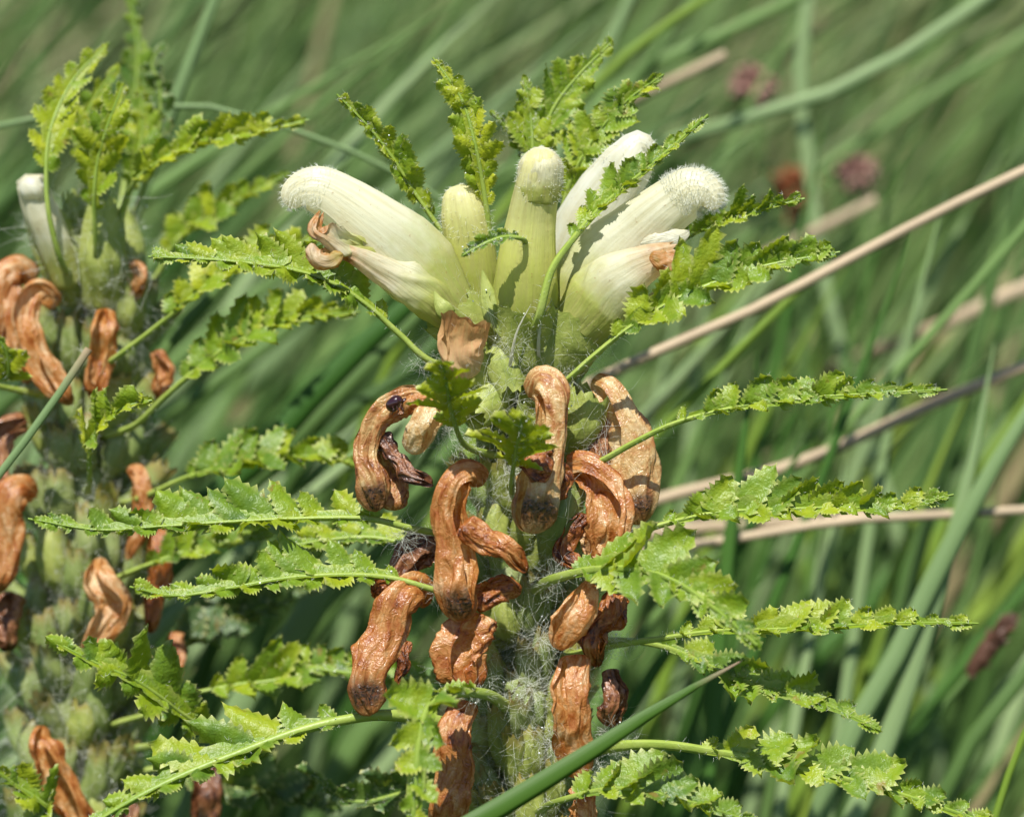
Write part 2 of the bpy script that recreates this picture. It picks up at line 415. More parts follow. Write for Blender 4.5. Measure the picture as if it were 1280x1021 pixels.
make_dry('withered_tan', (.14, .042, .012), (.44, .18, .05), (.66, .44, .18), (.84, .71, .44), trans=.42)
make_dry('withered_dark', (.05, .016, .007), (.17, .06, .022), (.34, .15, .06), (.55, .33, .15))

def make_green(name, c1, c2, trans=.25, rough=.5):
    m, nt, out = new_mat(name); r, g, b, a = attr(nt)
    st = noise(nt, 1.0, 3, comb(nt, math_(nt, 'MULTIPLY', r, 14.0), math_(nt, 'MULTIPLY', g, 2.0), b))
    col = mixc(nt, math_(nt, 'MULTIPLY_ADD', st, 1.2, math_(nt, 'MULTIPLY_ADD', noise(nt, 450, 3), 1.0, -.6), clamp=True), c1, c2)
    col = mixc(nt, math_(nt, 'MULTIPLY', a, math_(nt, 'MULTIPLY_ADD', noise(nt, 800, 3), 1.4, .2), clamp=True), col, (.36, .15, .05))
    shade(nt, out, col, rough=rough, trans=trans, bump=math_(nt, 'ADD', st, noise(nt, 1500, 3)), bdist=.00018, bstr=.6); M[name] = m
make_green('calyx', (.21, .28, .04), (.46, .49, .13), trans=.35)
make_green('calyx_deep', (.12, .19, .035), (.32, .38, .12), trans=.3)
make_green('stem_green', (.14, .20, .045), (.34, .38, .14))

m, nt, out = new_mat('hair'); shade(nt, out, (.90, .91, .82), rough=.25, spec=.8, trans=.5); M['hair'] = m
m, nt, out = new_mat('dew'); shade(nt, out, (.75, .78, .74), rough=.04, spec=1.0); M['dew'] = m

def make_grass(name, c1, c2, trans=.33, rough=.5, dry=None, spec=.28):
    m, nt, out = new_mat(name); r, g, b, a = attr(nt)
    col = mixc(nt, b, c1, c2)
    st = noise(nt, 1.0, 2, comb(nt, math_(nt, 'MULTIPLY', r, 9.0), math_(nt, 'MULTIPLY', g, 1.5), math_(nt, 'MULTIPLY', b, 50.0)))
    col = mixc(nt, math_(nt, 'MULTIPLY', st, .45), col, c2)
    if dry: col = mixc(nt, math_(nt, 'MULTIPLY', a, 1.0, clamp=True), col, dry)
    else: col = mixc(nt, math_(nt, 'MULTIPLY', ramp(nt, noise(nt, 90, 4), [(.4, (0, 0, 0)), (.7, (1, 1, 1))]), .3), col, tuple(x * .5 for x in c1))
    shade(nt, out, col, rough=rough, spec=spec, trans=trans, bump=st, bdist=.0002, bstr=.4); M[name] = m
make_grass('grass', (.016, .058, .007), (.17, .28, .075), dry=(.36, .28, .15))
make_grass('grass_pale', (.14, .23, .08), (.30, .40, .18), dry=(.40, .30, .18))
make_grass('grass_deep', (.03, .095, .012), (.07, .165, .025), dry=(.34, .22, .15), spec=.25)
make_grass('grass_bright', (.12, .22, .02), (.24, .33, .04), dry=(.4, .3, .15))
make_grass('grass_dark', (.042, .11, .008), (.075, .155, .014), dry=(.34, .22, .15), spec=.3)
make_grass('straw', (.33, .24, .14), (.46, .36, .23), trans=.12, rough=.5)
make_grass('seed_dark', (.035, .016, .010), (.09, .040, .022), trans=.05, rough=.5)
make_grass('clover_pink', (.30, .14, .10), (.44, .27, .22), trans=.2, rough=.6)
make_grass('clover_rust', (.22, .065, .022), (.34, .13, .05), trans=.15, rough=.6)

m, nt, out = new_mat('turf'); tc = N(nt, 'ShaderNodeTexCoord')
f = noise(nt, 60, 6, tc.outputs['Object'], .65); f2 = noise(nt, 3, 4, tc.outputs['Object'])
col = mixc(nt, f2, ramp(nt, f, [(.3, (.015, .025, .008)), (.55, (.05, .08, .02)), (.8, (.14, .15, .06))]), (.05, .09, .02))
shade(nt, out, col, rough=.9, spec=.1, bump=f, bdist=.01, bstr=1); M['turf'] = m
m, nt, out = new_mat('beetle_shell'); shade(nt, out, (.022, .004, .006), rough=.12, spec=.7); M['beetle_shell'] = m

# ------------------------------------------------------------------ ground
def ground_z(x, y):
    y = np.asarray(y, float); x = np.asarray(x, float)
    s = np.clip(y - .12, 0, None)
    return 0.17 * np.minimum(s, 30) + .012 * np.sin(7 * x + 1) * np.sin(6 * y) + .004 * np.sin(31 * x + 2 * np.sin(23 * y)) - .0
def build_ground():
    a = np.concatenate([-np.geomspace(120, .6, 26), np.linspace(-.55, .55, 40), np.geomspace(.6, 120, 26)])
    yv = np.concatenate([-np.geomspace(120, .6, 20), np.linspace(-.55, 3, 90), np.geomspace(3.2, 200, 26)])
    X, Y = np.meshgrid(a, yv); Z = ground_z(X, Y)
    mb = MB(); mb.add(np.stack([X, Y, Z], -1).reshape(-1, 3), grid_faces(len(yv), len(a)), (0, 0, .5, 0))
    o = mb.build('meadow_ground', M['turf']); tag(o, 'green meadow turf sloping up behind the plants', 'ground', kind='structure')
build_ground()

# ------------------------------------------------------------------ grass
def blades(mb, roots, az, e0, e1, L, wd, rnd, dry, seg=9):
    """many arching V-section blades at once"""
    n = len(roots); s = np.linspace(0, 1, seg + 1)
    el = e0[:, None] + (e1 - e0)[:, None] * s[None]**1.4
    dirs = np.stack([np.cos(el) * np.cos(az)[:, None], np.cos(el) * np.sin(az)[:, None], np.sin(el)], -1)
    p = roots[:, None] + np.concatenate([np.zeros((n, 1, 3)), np.cumsum(dirs[:, :-1] * (L / seg)[:, None, None], 1)], 1)
    side = np.stack([-np.sin(az), np.cos(az), np.zeros(n)], -1)
    tw = rng.uniform(-1.2, 1.2, n)
    nrm = np.cross(side[:, None], dirs)
    sd_ = side[:, None] * np.cos(tw)[:, None, None] + nrm * np.sin(tw)[:, None, None]
    nr2 = np.cross(sd_, dirs)
    w = wd[:, None] * np.minimum(1, .55 + s * 3)[None] * np.maximum(1 - s**2.2, .04)[None] * .5
    V = np.stack([p - sd_ * w[..., None] + nr2 * w[..., None] * .35, p, p + sd_ * w[..., None] + nr2 * w[..., None] * .35], 2)
    C = np.zeros((n, seg + 1, 3, 4)); C[..., 0] = np.array([0, .5, 1]); C[..., 1] = s[None, :, None]; C[..., 2] = rnd[:, None, None]
    C[..., 3] = np.maximum(dry[:, None, None], (s[None, :, None]**8) * .7)
    gf = grid_faces(seg + 1, 3); nv = (seg + 1) * 3
    F = (gf[None] + (np.arange(n) * nv)[:, None, None]).reshape(-1, 4)
    mb.add(V.reshape(-1, 3), F, C.reshape(-1, 4))

def field(n, y0, y1, xw, lmin, lmax, wmin, wmax, az_sd, seed, azm=0.0):
    r = np.random.default_rng(seed)
    y = y0 + (y1 - y0) * r.random(n)**.8; x = r.uniform(-1, 1, n) * (xw + np.maximum(y, 0) * .32)
    z = ground_z(x, y)
    az = r.normal(azm, az_sd, n); az = np.where((y > 0) & (np.sin(az) * lmax < .05 - y), -az, az)
    mb = MB()
    blades(mb, np.stack([x, y, z - .004], -1), az, np.radians(r.uniform(62, 86, n)), np.radians(r.uniform(5, 52, n)),
           r.uniform(lmin, lmax, n), r.uniform(wmin, wmax, n), r.random(n)**1.8, (r.random(n) < .07) * r.uniform(.5, 1, n))
    return mb
g = field(11000, .06, 2.6, .26, .20, .40, .0013, .0040, .62, 3, azm=.12)
tag(g.build('meadow_grass', M['grass']), 'dense soft green meadow grass filling the background', 'grass', kind='stuff')
g = field(1500, -.35, .08, .45, .03, .10, .0014, .003, 2.0, 4)
tag(g.build('short_grass', M['grass_deep']), 'short turf grass around the foot of the plants', 'grass', kind='stuff')

def blade_thing(name, pts, w, mat, label, cat='grass blade', group=None, flat=.45, rnd=.5, droot=0, tipdry=.0, taper='tip', n=36, root=True, build=True, seed=0):
    """one traced blade or stalk: pts from its lower end to its tip; carried on down into the turf"""
    q = [P(*p) for p in pts]
    if root:
        a, b = q[0], q[1]; dirv = nz(a - b); dz = a[2]
        hx = np.clip(dirv[0], -.8, .8); side = a[0] + hx * min(.12, dz * .55); yy = a[1] + droot * 1e-3 + .01
        g0 = np.array([side, yy, 0]); g0[2] = float(ground_z(g0[0], g0[1])) - .004
        mid_ = a + dirv * dz * .33; mid_[2] = max(mid_[2], g0[2] + dz * .45)
        q = [g0, (g0 + mid_) / 2 + np.array([0, 0, .02 * dz]), mid_ * .5 + a * .5] + q
    c = path(q, n); T = tang(c); t = np.linspace(0, 1, n + 1)
    r = np.random.default_rng(seed + 5)
    L_ = np.concatenate([[0], np.cumsum(np.linalg.norm(np.diff(c, axis=0), axis=1))]); q0 = np.array(q[3 if root else 0]); i0 = np.argmin(np.linalg.norm(c - q0, axis=1)); ti = np.clip((L_ - L_[i0]) / (L_[-1] - L_[i0]), 0, 1)
    if taper == 'tip': prof = np.maximum(1 - ti**2.2, .05)
    elif taper == 'even': prof = np.full(n + 1, 1.0) * (1 - .25 * t)
    else: prof = np.maximum(1 - t, .06)**.8
    wd = w * .5 * MPP * prof
    view = nz(c - CAM)
    S = nz(np.cross(T, view)); B = np.cross(S, T)
    m_ = 8 if flat > .3 else 6
    th = np.linspace(0, 2 * math.pi, m_ + 1)
    cr = np.cos(th); sr = np.sin(th) * flat - .25 * (1 - np.abs(cr)) * (flat < .3)
    pos = c[:, None] + S[:, None] * (wd[:, None] * cr[None])[..., None] + B[:, None] * (wd[:, None] * sr[None])[..., None]
    C = np.zeros((n + 1, m_ + 1, 4)); C[..., 0] = (cr + 1) / 2; C[..., 1] = t[:, None]; C[..., 2] = rnd; C[..., 3] = tipdry * np.clip((ti[:, None] - .93) / .07, 0, 1)
    mb = MB(); mb.add(pos.reshape(-1, 3), grid_faces(n + 1, m_ + 1), C.reshape(-1, 4))
    if not build: return mb, c, T
    o = mb.build(name, M[mat], base=c[0]); tag(o, label, cat, group)
    return o

BT = blade_thing
BT('grass_shoot', [(560, 1046, -20), (640, 1000, -19), (740, 938, -18), (830, 880, -17), (928, 825, -16)], 26, 'grass_dark', 'dark green grass blade slanting across the foot of the pale-flowered plant', flat=.3, tipdry=1, taper='tip', rnd=.3)
BT('grass_shoot', [(-40, 640, 8), (0, 592, 8), (60, 512, 8), (111, 436, 8)], 13, 'grass_pale', 'thin straight grey-green blade tip crossing the left lousewort', rnd=.1, tipdry=1, taper='even')
BT('grass_shoot', [(-120, 200, 48), (0, 156, 46), (90, 140, 45), (220, 131, 45), (300, 141, 45), (400, 175, 45), (500, 216, 46), (600, 285, 48)], 10, 'grass_pale', 'thin arched green stalk bending between the two louseworts', 'grass stalk', flat=.9, rnd=.15, taper='even')
BT('straw', [(664, 1000, 42), (660, 800, 42), (676, 600, 42), (715, 500, 42), (760, 468, 42), (900, 405, 42), (960, 378, 42), (1120, 293, 42), (1200, 252, 42), (1330, 190, 42)], 19, 'straw', 'pinkish tan dry straw running up behind the opened right flower', 'straw', flat=.8, taper='even', rnd=.6)
BT('straw', [(670, 1000, 62), (672, 850, 62), (690, 725, 62), (745, 655, 62), (830, 622, 62), (1000, 578, 62), (1150, 512, 62), (1330, 438, 62)], 22, 'straw', 'tan straw running behind the long toothed leaf tip at mid height', 'straw', flat=.8, taper='even', rnd=.4)
BT('straw', [(860, 640, 420), (960, 530, 260), (1050, 458, 150), (1150, 420, 120), (1220, 385, 120), (1340, 335, 120)], 29, 'straw', 'broad blurred pale straw far behind in the upper grass', 'straw', flat=.5, taper='even', rnd=.5)
BT('straw', [(660, 1000, 56), (664, 850, 56), (690, 735, 56), (750, 702, 56), (850, 684, 55), (950, 668, 54), (1060, 650, 54), (1190, 643, 54), (1330, 634, 54)], 17, 'straw', 'pale nearly level straw behind the dark curled leaf tip', 'straw', flat=.8, taper='even', rnd=.9)
BT('straw', [(650, 1000, 85), (656, 850, 85), (690, 720, 85), (760, 680, 85), (860, 660, 85), (960, 655, 85), (1100, 640, 85)], 25, 'straw', 'wide faint straw lying behind the level pale straw', 'straw', flat=.5, taper='even', rnd=.3)
BT('grass_shoot', [(560, 420, 330), (680, 270, 180), (790, 198, 110), (900, 158, 95), (1000, 128, 95), (1090, 92, 95), (1240, -8, 95), (1300, -50, 95)], 27, 'grass_pale', 'long pale green blade rising past the pink clover head', rnd=.5, flat=.5, taper='even')
BT('straw', [(600, 330, 400), (680, 220, 220), (750, 148, 110), (810, 116, 95), (860, 92, 95), (907, 68, 95)], 20, 'straw', 'blunt broken straw end beside the pink clover head', 'straw', flat=.7, taper='even', rnd=.5)
BT('straw', [(780, 520, 380), (860, 410, 230), (930, 338, 135), (980, 308, 125), (1040, 278, 125), (1095, 250, 125)], 22, 'straw', 'short blurred broken straw below the rusty clover heads', 'straw', flat=.6, taper='even', rnd=.45)
BT('grass_shoot', [(1075, 520, 125), (1050, 430, 125), (1025, 320, 125), (1012, 210, 125), (1000, 110, 125), (1012, -20, 125)], 27, 'grass_pale', 'upright pale blade behind the rusty clover heads', rnd=.7, flat=.4, taper='even')
BT('grass_shoot', [(800, 565, 48), (865, 497, 48), (930, 430, 48), (1003, 358, 48)], 15, 'grass_bright', 'thin yellow-green blade crossing the pinkish tan straw', rnd=.2, flat=.6, taper='even')
BT('grass_shoot', [(960, 640, 66), (1010, 585, 66), (1100, 487, 66), (1190, 388, 66), (1300, 262, 66)], 17, 'grass', 'slim grey-green blade slanting across the tan straws', rnd=.9, flat=.5, taper='even')
BT('grass_shoot', [(1095, 960, 52), (1130, 870, 52), (1165, 760, 52), (1200, 640, 52), (1225, 530, 52), (1243, 428, 52)], 30, 'grass_pale', 'tall upright pale blade rising beside the dark curled leaf tip', rnd=.35, flat=.4, taper='tip')
BT('grass_shoot', [(1232, 1060, 20), (1255, 985, 20), (1275, 930, 20), (1300, 880, 20)], 12, 'grass_bright', 'thin green blade bending up beyond the lowest leaf tip', rnd=.2, flat=.6, taper='even')
BT('grass_shoot', [(900, 330, 150), (1000, 235, 150), (1060, 190, 150), (1180, 110, 150), (1320, 20, 150)], 24, 'grass', 'dim blurred blade crossing far above the straws', rnd=.8, flat=.4, taper='even')
BT('grass_shoot', [(640, 250, 80), (720, 130, 80), (800, 55, 80), (880, 0, 80), (960, -50, 80)], 18, 'grass_bright', 'yellow-green blade arching up beyond the top leaf tuft', rnd=.3, flat=.5, taper='even')
BT('grass_shoot', [(700, 180, 110), (800, 90, 110), (900, 45, 110), (1010, -10, 110)], 26, 'grass', 'soft green blade beside the blunt broken straw', rnd=.9, flat=.4, taper='even')

# broad soft blades behind: traced strokes (lower point, middle, tip, depth mm, width px, shade)
r = np.random.default_rng(21)
strokes = []
for i in range(64):                                            # left and upper grass leaning to the right
    x0 = r.uniform(-180, 620); y0 = r.uniform(420, 1000); ln = r.uniform(420, 900); an = math.radians(r.normal(50, 9)); bend = r.uniform(-.35, .05)
    strokes.append((x0, y0, ln, an, bend, r.uniform(50, 200), r.uniform(16, 44)))
for i in range(56):                                            # right-hand grass, steeper
    x0 = r.uniform(620, 1330); y0 = r.uniform(760, 1150); ln = r.uniform(380, 800); an = math.radians(r.normal(68, 11)); bend = r.uniform(-.35, .1)
    strokes.append((x0, y0, ln, an, bend, r.uniform(50, 200), r.uniform(12, 32)))
for i, (x0, y0, ln, an, bend, d, w) in enumerate(strokes):
    pts = []; x, y = x0, y0
    for k in range(5):
        pts.append((x, y, d)); a = an + bend * k / 4; x += math.cos(a) * ln / 4; y -= math.sin(a) * ln / 4
    mt = r.choice(['grass', 'grass', 'grass_pale', 'grass_deep', 'grass_bright'] if i < 64 else ['grass', 'grass_pale', 'grass_deep', 'grass_bright', 'grass_deep'], p=[.3, .25, .2, .2, .05])
    tone = {'grass': 'mid-green', 'grass_pale': 'pale grey-green', 'grass_deep': 'deep green', 'grass_bright': 'yellow-green'}[str(mt)]
    lean = 'strongly slanting' if math.degrees(an) < 50 else ('slanting' if math.degrees(an) < 65 else 'steep')
    BT('grass_shoot', pts, w, str(mt), f'soft blurred {lean} {tone} grass blade in the meadow behind the louseworts', group=f'{lean} {tone} blades behind the louseworts', rnd=float(r.random()), flat=.28, taper='tip', n=24)

def clover(px, py, d, rad, mat, label, sx, stalk=True):
    c = P(px, py, d); mb, cl, T = blade_thing('x', [(px + sx, py + 170, d), (px + sx * .4, py + 80, d), (px, py + 5, d)], 12, 'grass', '', flat=.9, taper='even', build=False)
    e = empty('clover_flower', cl[0]); tag(e, label, 'flower', 'dried clover heads in the far grass')
    mb.build('stalk', M['grass'], e)
    hb = MB(); rr = np.random.default_rng(int(px)); R_ = rad * MPP * (D + d * 1e-3) / D
    sweep(hb, [(px - 4, py + rad * .8, d), (px, py, d), (px + 4, py - rad * .8, d)], [rad * .62, rad * .62], n=12, m=14, caps=(.5, .5), rid=.1, seed=1)
    for k in range(90):                                         # narrow florets set round the head
        v = nz(rr.normal(0, 1, 3) + np.array([0, 0, .35])); b0 = c + v * R_ * .45; tip = c + v * R_ * rr.uniform(.95, 1.25) + np.array([0, 0, -.15 * R_])
        sweep(hb, [b0, (b0 + tip) / 2 + v * .0002, tip], [rad * .08, rad * .17, rad * .07], n=4, m=5, pix=False, rnd=rr.random())
    hb.build('flower_head', M[mat], e)
clover(941, 106, 135, 27, 'clover_pink', 'pinkish round clover head by the blunt broken straw', 30)
clover(992, 238, 150, 32, 'clover_rust', 'rusty brown clover head above the short broken straw, the darker of two', 10)
clover(1070, 215, 150, 25, 'clover_pink', 'small reddish pink clover head right beside the rusty brown one', 12)

def sedge():
    mb, cl, T = blade_thing('x', [(1105, 980, 62), (1150, 920, 62), (1195, 862, 62), (1212, 842, 62)], 12, 'grass', '', flat=.9, taper='even', build=False)
    e = empty('sedge', cl[0]); tag(e, 'slim sedge stem with a dark brown spike of seeds', 'sedge')
    mb.build('stalk', M['grass'], e)
    hb = MB(); rr = np.random.default_rng(4)
    sweep(hb, [(1208, 848, 62), (1235, 812, 62), (1262, 776, 62)], [9, 14, 8], n=14, m=12, caps=(.3, .3), rid=.1, seed=2)
    for k in range(60):
        t = rr.random(); px, py = 1208 + 54 * t, 848 - 72 * t; v = nz(rr.normal(0, 1, 3)); rad_ = (9 + 8 * math.sin(math.pi * t)) * MPP
        b0 = P(px, py, 62) + v * rad_ * .4; tip = b0 + v * rad_ * .8 + nz(P(1262, 776, 62) - P(1208, 848, 62)) * rad_ * 1.1
        sweep(hb, [b0, (b0 + tip) / 2, tip], [2.5, 4, 1.2], n=4, m=5, pix=False, rnd=rr.random())
    hb.build('seed_spike', M['seed_dark'], e)
sedge()

# ------------------------------------------------------------------ main plant
GZ = lambda x, y: float(ground_z(x, y))
stem_c = P(655, 760, 11)
base = np.array([stem_c[0], stem_c[1], 0.0]); base[2] = GZ(base[0], base[1])
plant = empty('lousewort', base)
tag(plant, 'pale-flowered lousewort with five cream hooded flowers above rings of withered brown ones', 'flower', 'louseworts in bloom')
hairmb = hair_store.setdefault(plant.name, MB())
wool_src = []
mb = MB()
v, nn, c, T = sweep(mb, [base - [0, 0, .004], base + [0, 0, .05], P(650, 1060, 12), P(652, 900, 11), P(655, 740, 10), P(655, 560, 9), P(650, 400, 9), P(648, 300, 11)], [42, 46, 44, 40, 38, 40, 38, 12], n=90, m=20, rid=.05, pix=False, seed=3)
mb.build('stem', M['stem_green'], plant); k = v[:, 2] > .15; wool_src.append((v[k], nn[k], 1.0))

def calyx(pts, ra, rb=None, mat='calyx', seed=0, teeth=True, wool=1.0, par=None, name='calyx', mask=None, n=26, jag=(5, 26)):
    mb = MB(); v, nn, c, T = sweep(mb, pts, ra, rb, n=n, m=36, caps=(.12, 0), rid=.03, fine=.008, crump=.05, jag=jag if teeth else None, seed=seed, mask=mask)
    o = mb.build(name, M[mat], par or plant); wool_src.append((v, nn, wool)); return o

def flower(name='flower'):
    return empty(name, None, plant)

# --- the five open flowers
# F1: left flower, hood seen from the side
f = flower()
hood = MB()
v, nn, c, T = sweep(hood, [(586, 400, 2), (556, 368, 1), (515, 325, 0), (470, 288, -1), (430, 257, -1), (398, 240, -1), (372, 244, -1), (363, 261, -1)],
                    [20, 34, 50, 50, 43, 37, 31, 18], [22, 30, 32, 28, 25, 23, 19, 12], n=90, m=72, caps=(0, .11), rid=.015, fine=.003, crump=.022, seed=11, gap=[0, 0, 0, .2, .5, .62, .6, .4], gdir=-.3,
                    mask=lambda t, th: .35 * np.clip(1 - np.abs(t - .5) * 3.5, 0, 1) * np.clip(1 - np.abs(((th - 5.6 + 9.42) % 6.283) - 3.1416) * 1.6, 0, 1))
hood.build('hood', M['petal'], f)
hs = MB(); t_ = np.repeat(np.linspace(0, 1, 91), 73); sel = np.where((t_ > .80))[0]; q = rng.choice(sel, 1000)
hairs(hs, v[q], nn[q] + T[(t_[q] * 90).astype(int)] * .8 - UP * .5, .0006, rad=.000022, seg=3, curl=.2, seed=5)
q = rng.choice(np.where(t_ < .8)[0], 300); hairs(hs, v[q], nn[q] * .5 + T[(t_[q] * 90).astype(int)], .0008, rad=.000012, seg=3, curl=.2, seed=6)
lp = MB()
sweep(lp, [(570, 398, -1), (535, 372, -2), (495, 347, -3), (455, 326, -3.5), (425, 313, -4), (405, 313, -4)], [16, 26, 26, 20, 12, 9], [10, 16, 16, 12, 8, 4], n=60, m=48, crump=.12, seed=12, jag=(3, 14), rnd=.8, gap=[0, 0, .2, .6, .9, 1.2], gdir=math.pi,
      mask=lambda t, th: np.clip((t - .30) * 1.3, 0, .8) * (.35 + .65 * np.clip(np.cos(th), 0, 1)) + np.clip((t - .7) * 3, 0, 1))
sweep(lp, [(470, 318, -3), (440, 307, -4), (416, 299, -5), (398, 288, -5), (404, 277, -4)], [14, 15, 16, 14, 6], [5, 7, 9, 7, 3], n=50, m=44, crump=.3, seed=13, jag=(4, 16), rnd=.5, gap=[.2, .5, .9, 1.3, 1.4], gdir=math.pi * 1.2, mask=lambda t, th: np.clip((t - .45) * 2.2, 0, 1))
sweep(lp, [(428, 316, -6), (408, 324, -6.5), (394, 318, -6.5), (390, 303, -6)], [6, 10, 10, 5], [4, 6, 6, 3], n=34, m=30, caps=(.2, .2), crump=.32, seed=14, mask=lambda t, th: .9 - .4 * np.abs(np.sin(th)))
lp.build('lower_lip', M['petal'], f)
calyx([(634, 480, 4), (606, 436, 3), (584, 408, 2), (560, 384, 1)], [22, 34, 38, 40], [24, 32, 34, 33], seed=21, par=f, jag=(5, 10))
# F2: front flower seen head on, hood upright
f = flower(); hood = MB()
v, nn, c, T = sweep(hood, [(652, 452, 1), (654, 400, -1), (658, 340, -3), (664, 280, -4), (670, 240, -5), (675, 208, -6), (676, 184, -6)], [34, 42, 41, 36, 30, 27, 23], [28, 30, 28, 26, 24, 25, 22], n=80, m=64, caps=(.05, .09), rid=.02, fine=.004, crump=.02, seed=16)
hood.build('hood', M['petal_yellow'], f)
cap_ = MB(); v2, nn2, c2, T2 = sweep(cap_, [(671, 252, -4.8), (673, 232, -5.4), (675, 208, -5.9), (676, 183, -6.0)], [26, 28.5, 27.5, 22], [22, 24, 25, 21], n=34, m=48, caps=(.05, .35), crump=.05, seed=17); cap_.build('hood_tip', M['petal'], f)
q = rng.choice(len(v2), 700); hairs(hs, v2[q], nn2[q], .0004, rad=.000022, seg=3, curl=.2, seed=7)
calyx([(655, 476, 3), (652, 440, 1), (652, 405, -1), (655, 375, -3)], [30, 42, 44, 44], [26, 34, 34, 33], seed=22, par=f, jag=(5, 12))
# F3: right flower
f = flower(); hood = MB()
v, nn, c, T = sweep(hood, [(694, 440, 3), (724, 388, 2), (758, 335, 1), (802, 288, 0), (843, 254, -1), (866, 240, -2), (886, 245, -3), (893, 263, -3.5)], [36, 50, 58, 52, 41, 35, 31, 18], [30, 36, 38, 32, 28, 28, 24, 14], n=90, m=72, caps=(.04, .12), rid=.015, fine=.003, crump=.022, seed=18, gap=[0, 0, 0, .2, .5, .6, .6, .4], gdir=.3 + math.pi,
                    mask=lambda t, th: .4 * np.clip(1 - np.abs(t - .58) * 7, 0, 1) * np.clip(1 - np.abs(((th - 4.2 + 9.42) % 6.28) - 3.14) * 1.3, 0, 1))
hood.build('hood', M['petal'], f)
t_ = np.repeat(np.linspace(0, 1, 91), 73); sel = np.where(t_ > .78)[0]; q = rng.choice(sel, 2600)
hairs(hs, v[q], nn[q] + T[(t_[q] * 90).astype(int)] * .5 - UP * .3, .0007, rad=.000024, seg=3, curl=.25, seed=8)
lp = MB()
sweep(lp, [(722, 405, -1), (758, 366, -2.5), (792, 340, -4), (820, 326, -5), (842, 318, -5)], [34, 42, 36, 24, 14], [20, 26, 22, 14, 8], n=60, m=52, crump=.06, seed=19, jag=(4, 10), mask=lambda t, th: np.clip((t - .62) * 2.2, 0, .75))
sweep(lp, [(812, 322, -7), (832, 324, -7.4), (850, 328, -7.4), (862, 334, -7)], [8, 13, 12, 5], [6, 8, 7, 3], n=40, m=34, caps=(.25, .1), crump=.28, seed=20, rnd=.9, mask=lambda t, th: 1.0 + 0 * t)
lp.build('lower_lip', M['petal'], f)
mb = MB(); sweep(mb, [(796, 308, -2), (820, 302, -2.4), (844, 296, -2.4), (862, 288, -2)], [6, 11, 12, 7], [4, 5, 5, 3], n=40, m=32, caps=(.4, .3), crump=.16, seed=23); mb.build('petal_fold', M['petal_white'], f)
mb = MB(); sweep(mb, [(810, 372, -1), (840, 362, -2), (868, 352, -2), (886, 350, -2)], [6, 9, 8, 4], [5, 6, 6, 4], n=30, m=24, caps=(.3, .3), crump=.12, seed=24); mb.build('petal_fold', M['petal_white'], f)
calyx([(676, 486, 4), (684, 448, 2), (700, 412, 1), (716, 382, 0)], [38, 52, 58, 58], [30, 38, 41, 41], seed=25, par=f, jag=(5, 12))
# F4: back right white flower
f = flower(); hood = MB()
v, nn, c, T = sweep(hood, [(705, 360, 8), (730, 290, 7), (760, 240, 6), (786, 202, 5), (800, 182, 5), (816, 194, 5)], [36, 42, 40, 40, 32, 16], [26, 28, 26, 24, 22, 14], n=44, m=32, caps=(.05, .2), rid=.03, fine=.006, crump=.03, seed=26)
hood.build('hood', M['petal_white'], f); t_ = np.repeat(np.linspace(0, 1, 45), 33); q = rng.choice(np.where(t_ > .65)[0], 400)
hairs(hs, v[q], nn[q], .0007, rad=.000025, seg=3, curl=.25, seed=9)
calyx([(668, 430, 10), (690, 395, 10), (712, 350, 10)], [30, 38, 36], seed=27, par=f)
# F5: back left yellowish flower
f = flower(); hood = MB()
v, nn, c, T = sweep(hood, [(600, 380, 5), (590, 320, 4), (582, 275, 3), (578, 250, 3), (577, 230, 3)], [26, 31, 31, 30, 22], [24, 26, 26, 24, 18], n=40, m=32, caps=(.05, .12), rid=.04, fine=.006, seed=28)
hood.build('hood', M['petal_yellow'], f); t_ = np.repeat(np.linspace(0, 1, 41), 33); q = rng.choice(np.where(t_ > .6)[0], 350)
hairs(hs, v[q], nn[q], .0008, rad=.000022, seg=3, curl=.25, seed=10)
calyx([(618, 440, 8), (606, 400, 8), (600, 350, 8)], [26, 32, 30], seed=29, par=f)
o = hs.build('petal_fuzz', M['hair'], plant); o['kind'] = 'stuff'
# sepal points
def spike(pts, w, mat='calyx', par=None, name='sepal_tooth'):
    mb = MB(); sweep(mb, pts, [w * .2, w, w * .9, w * .5, w * .08], [w * .1, w * .35, w * .3, w * .2, w * .05], n=14, m=10); mb.build(name, M[mat], par or plant)
spike([(628, 420, -3), (618, 395, -3), (610, 368, -3), (603, 338, -3)], 15)
spike([(725, 425, 0), (762, 398, -3), (790, 374, -4), (812, 352, -4)], 7)
spike([(565, 400, -3), (556, 388, -4), (548, 376, -4), (543, 364, -4)], 12)

spike([(632, 500, 2), (638, 455, -3), (646, 415, -5), (664, 380, -6)], 2.6, 'petal_white', name='bracteole')
spike([(676, 478, 2), (673, 435, -3), (677, 400, -5), (690, 374, -5)], 2.6, 'petal_white', name='bracteole')
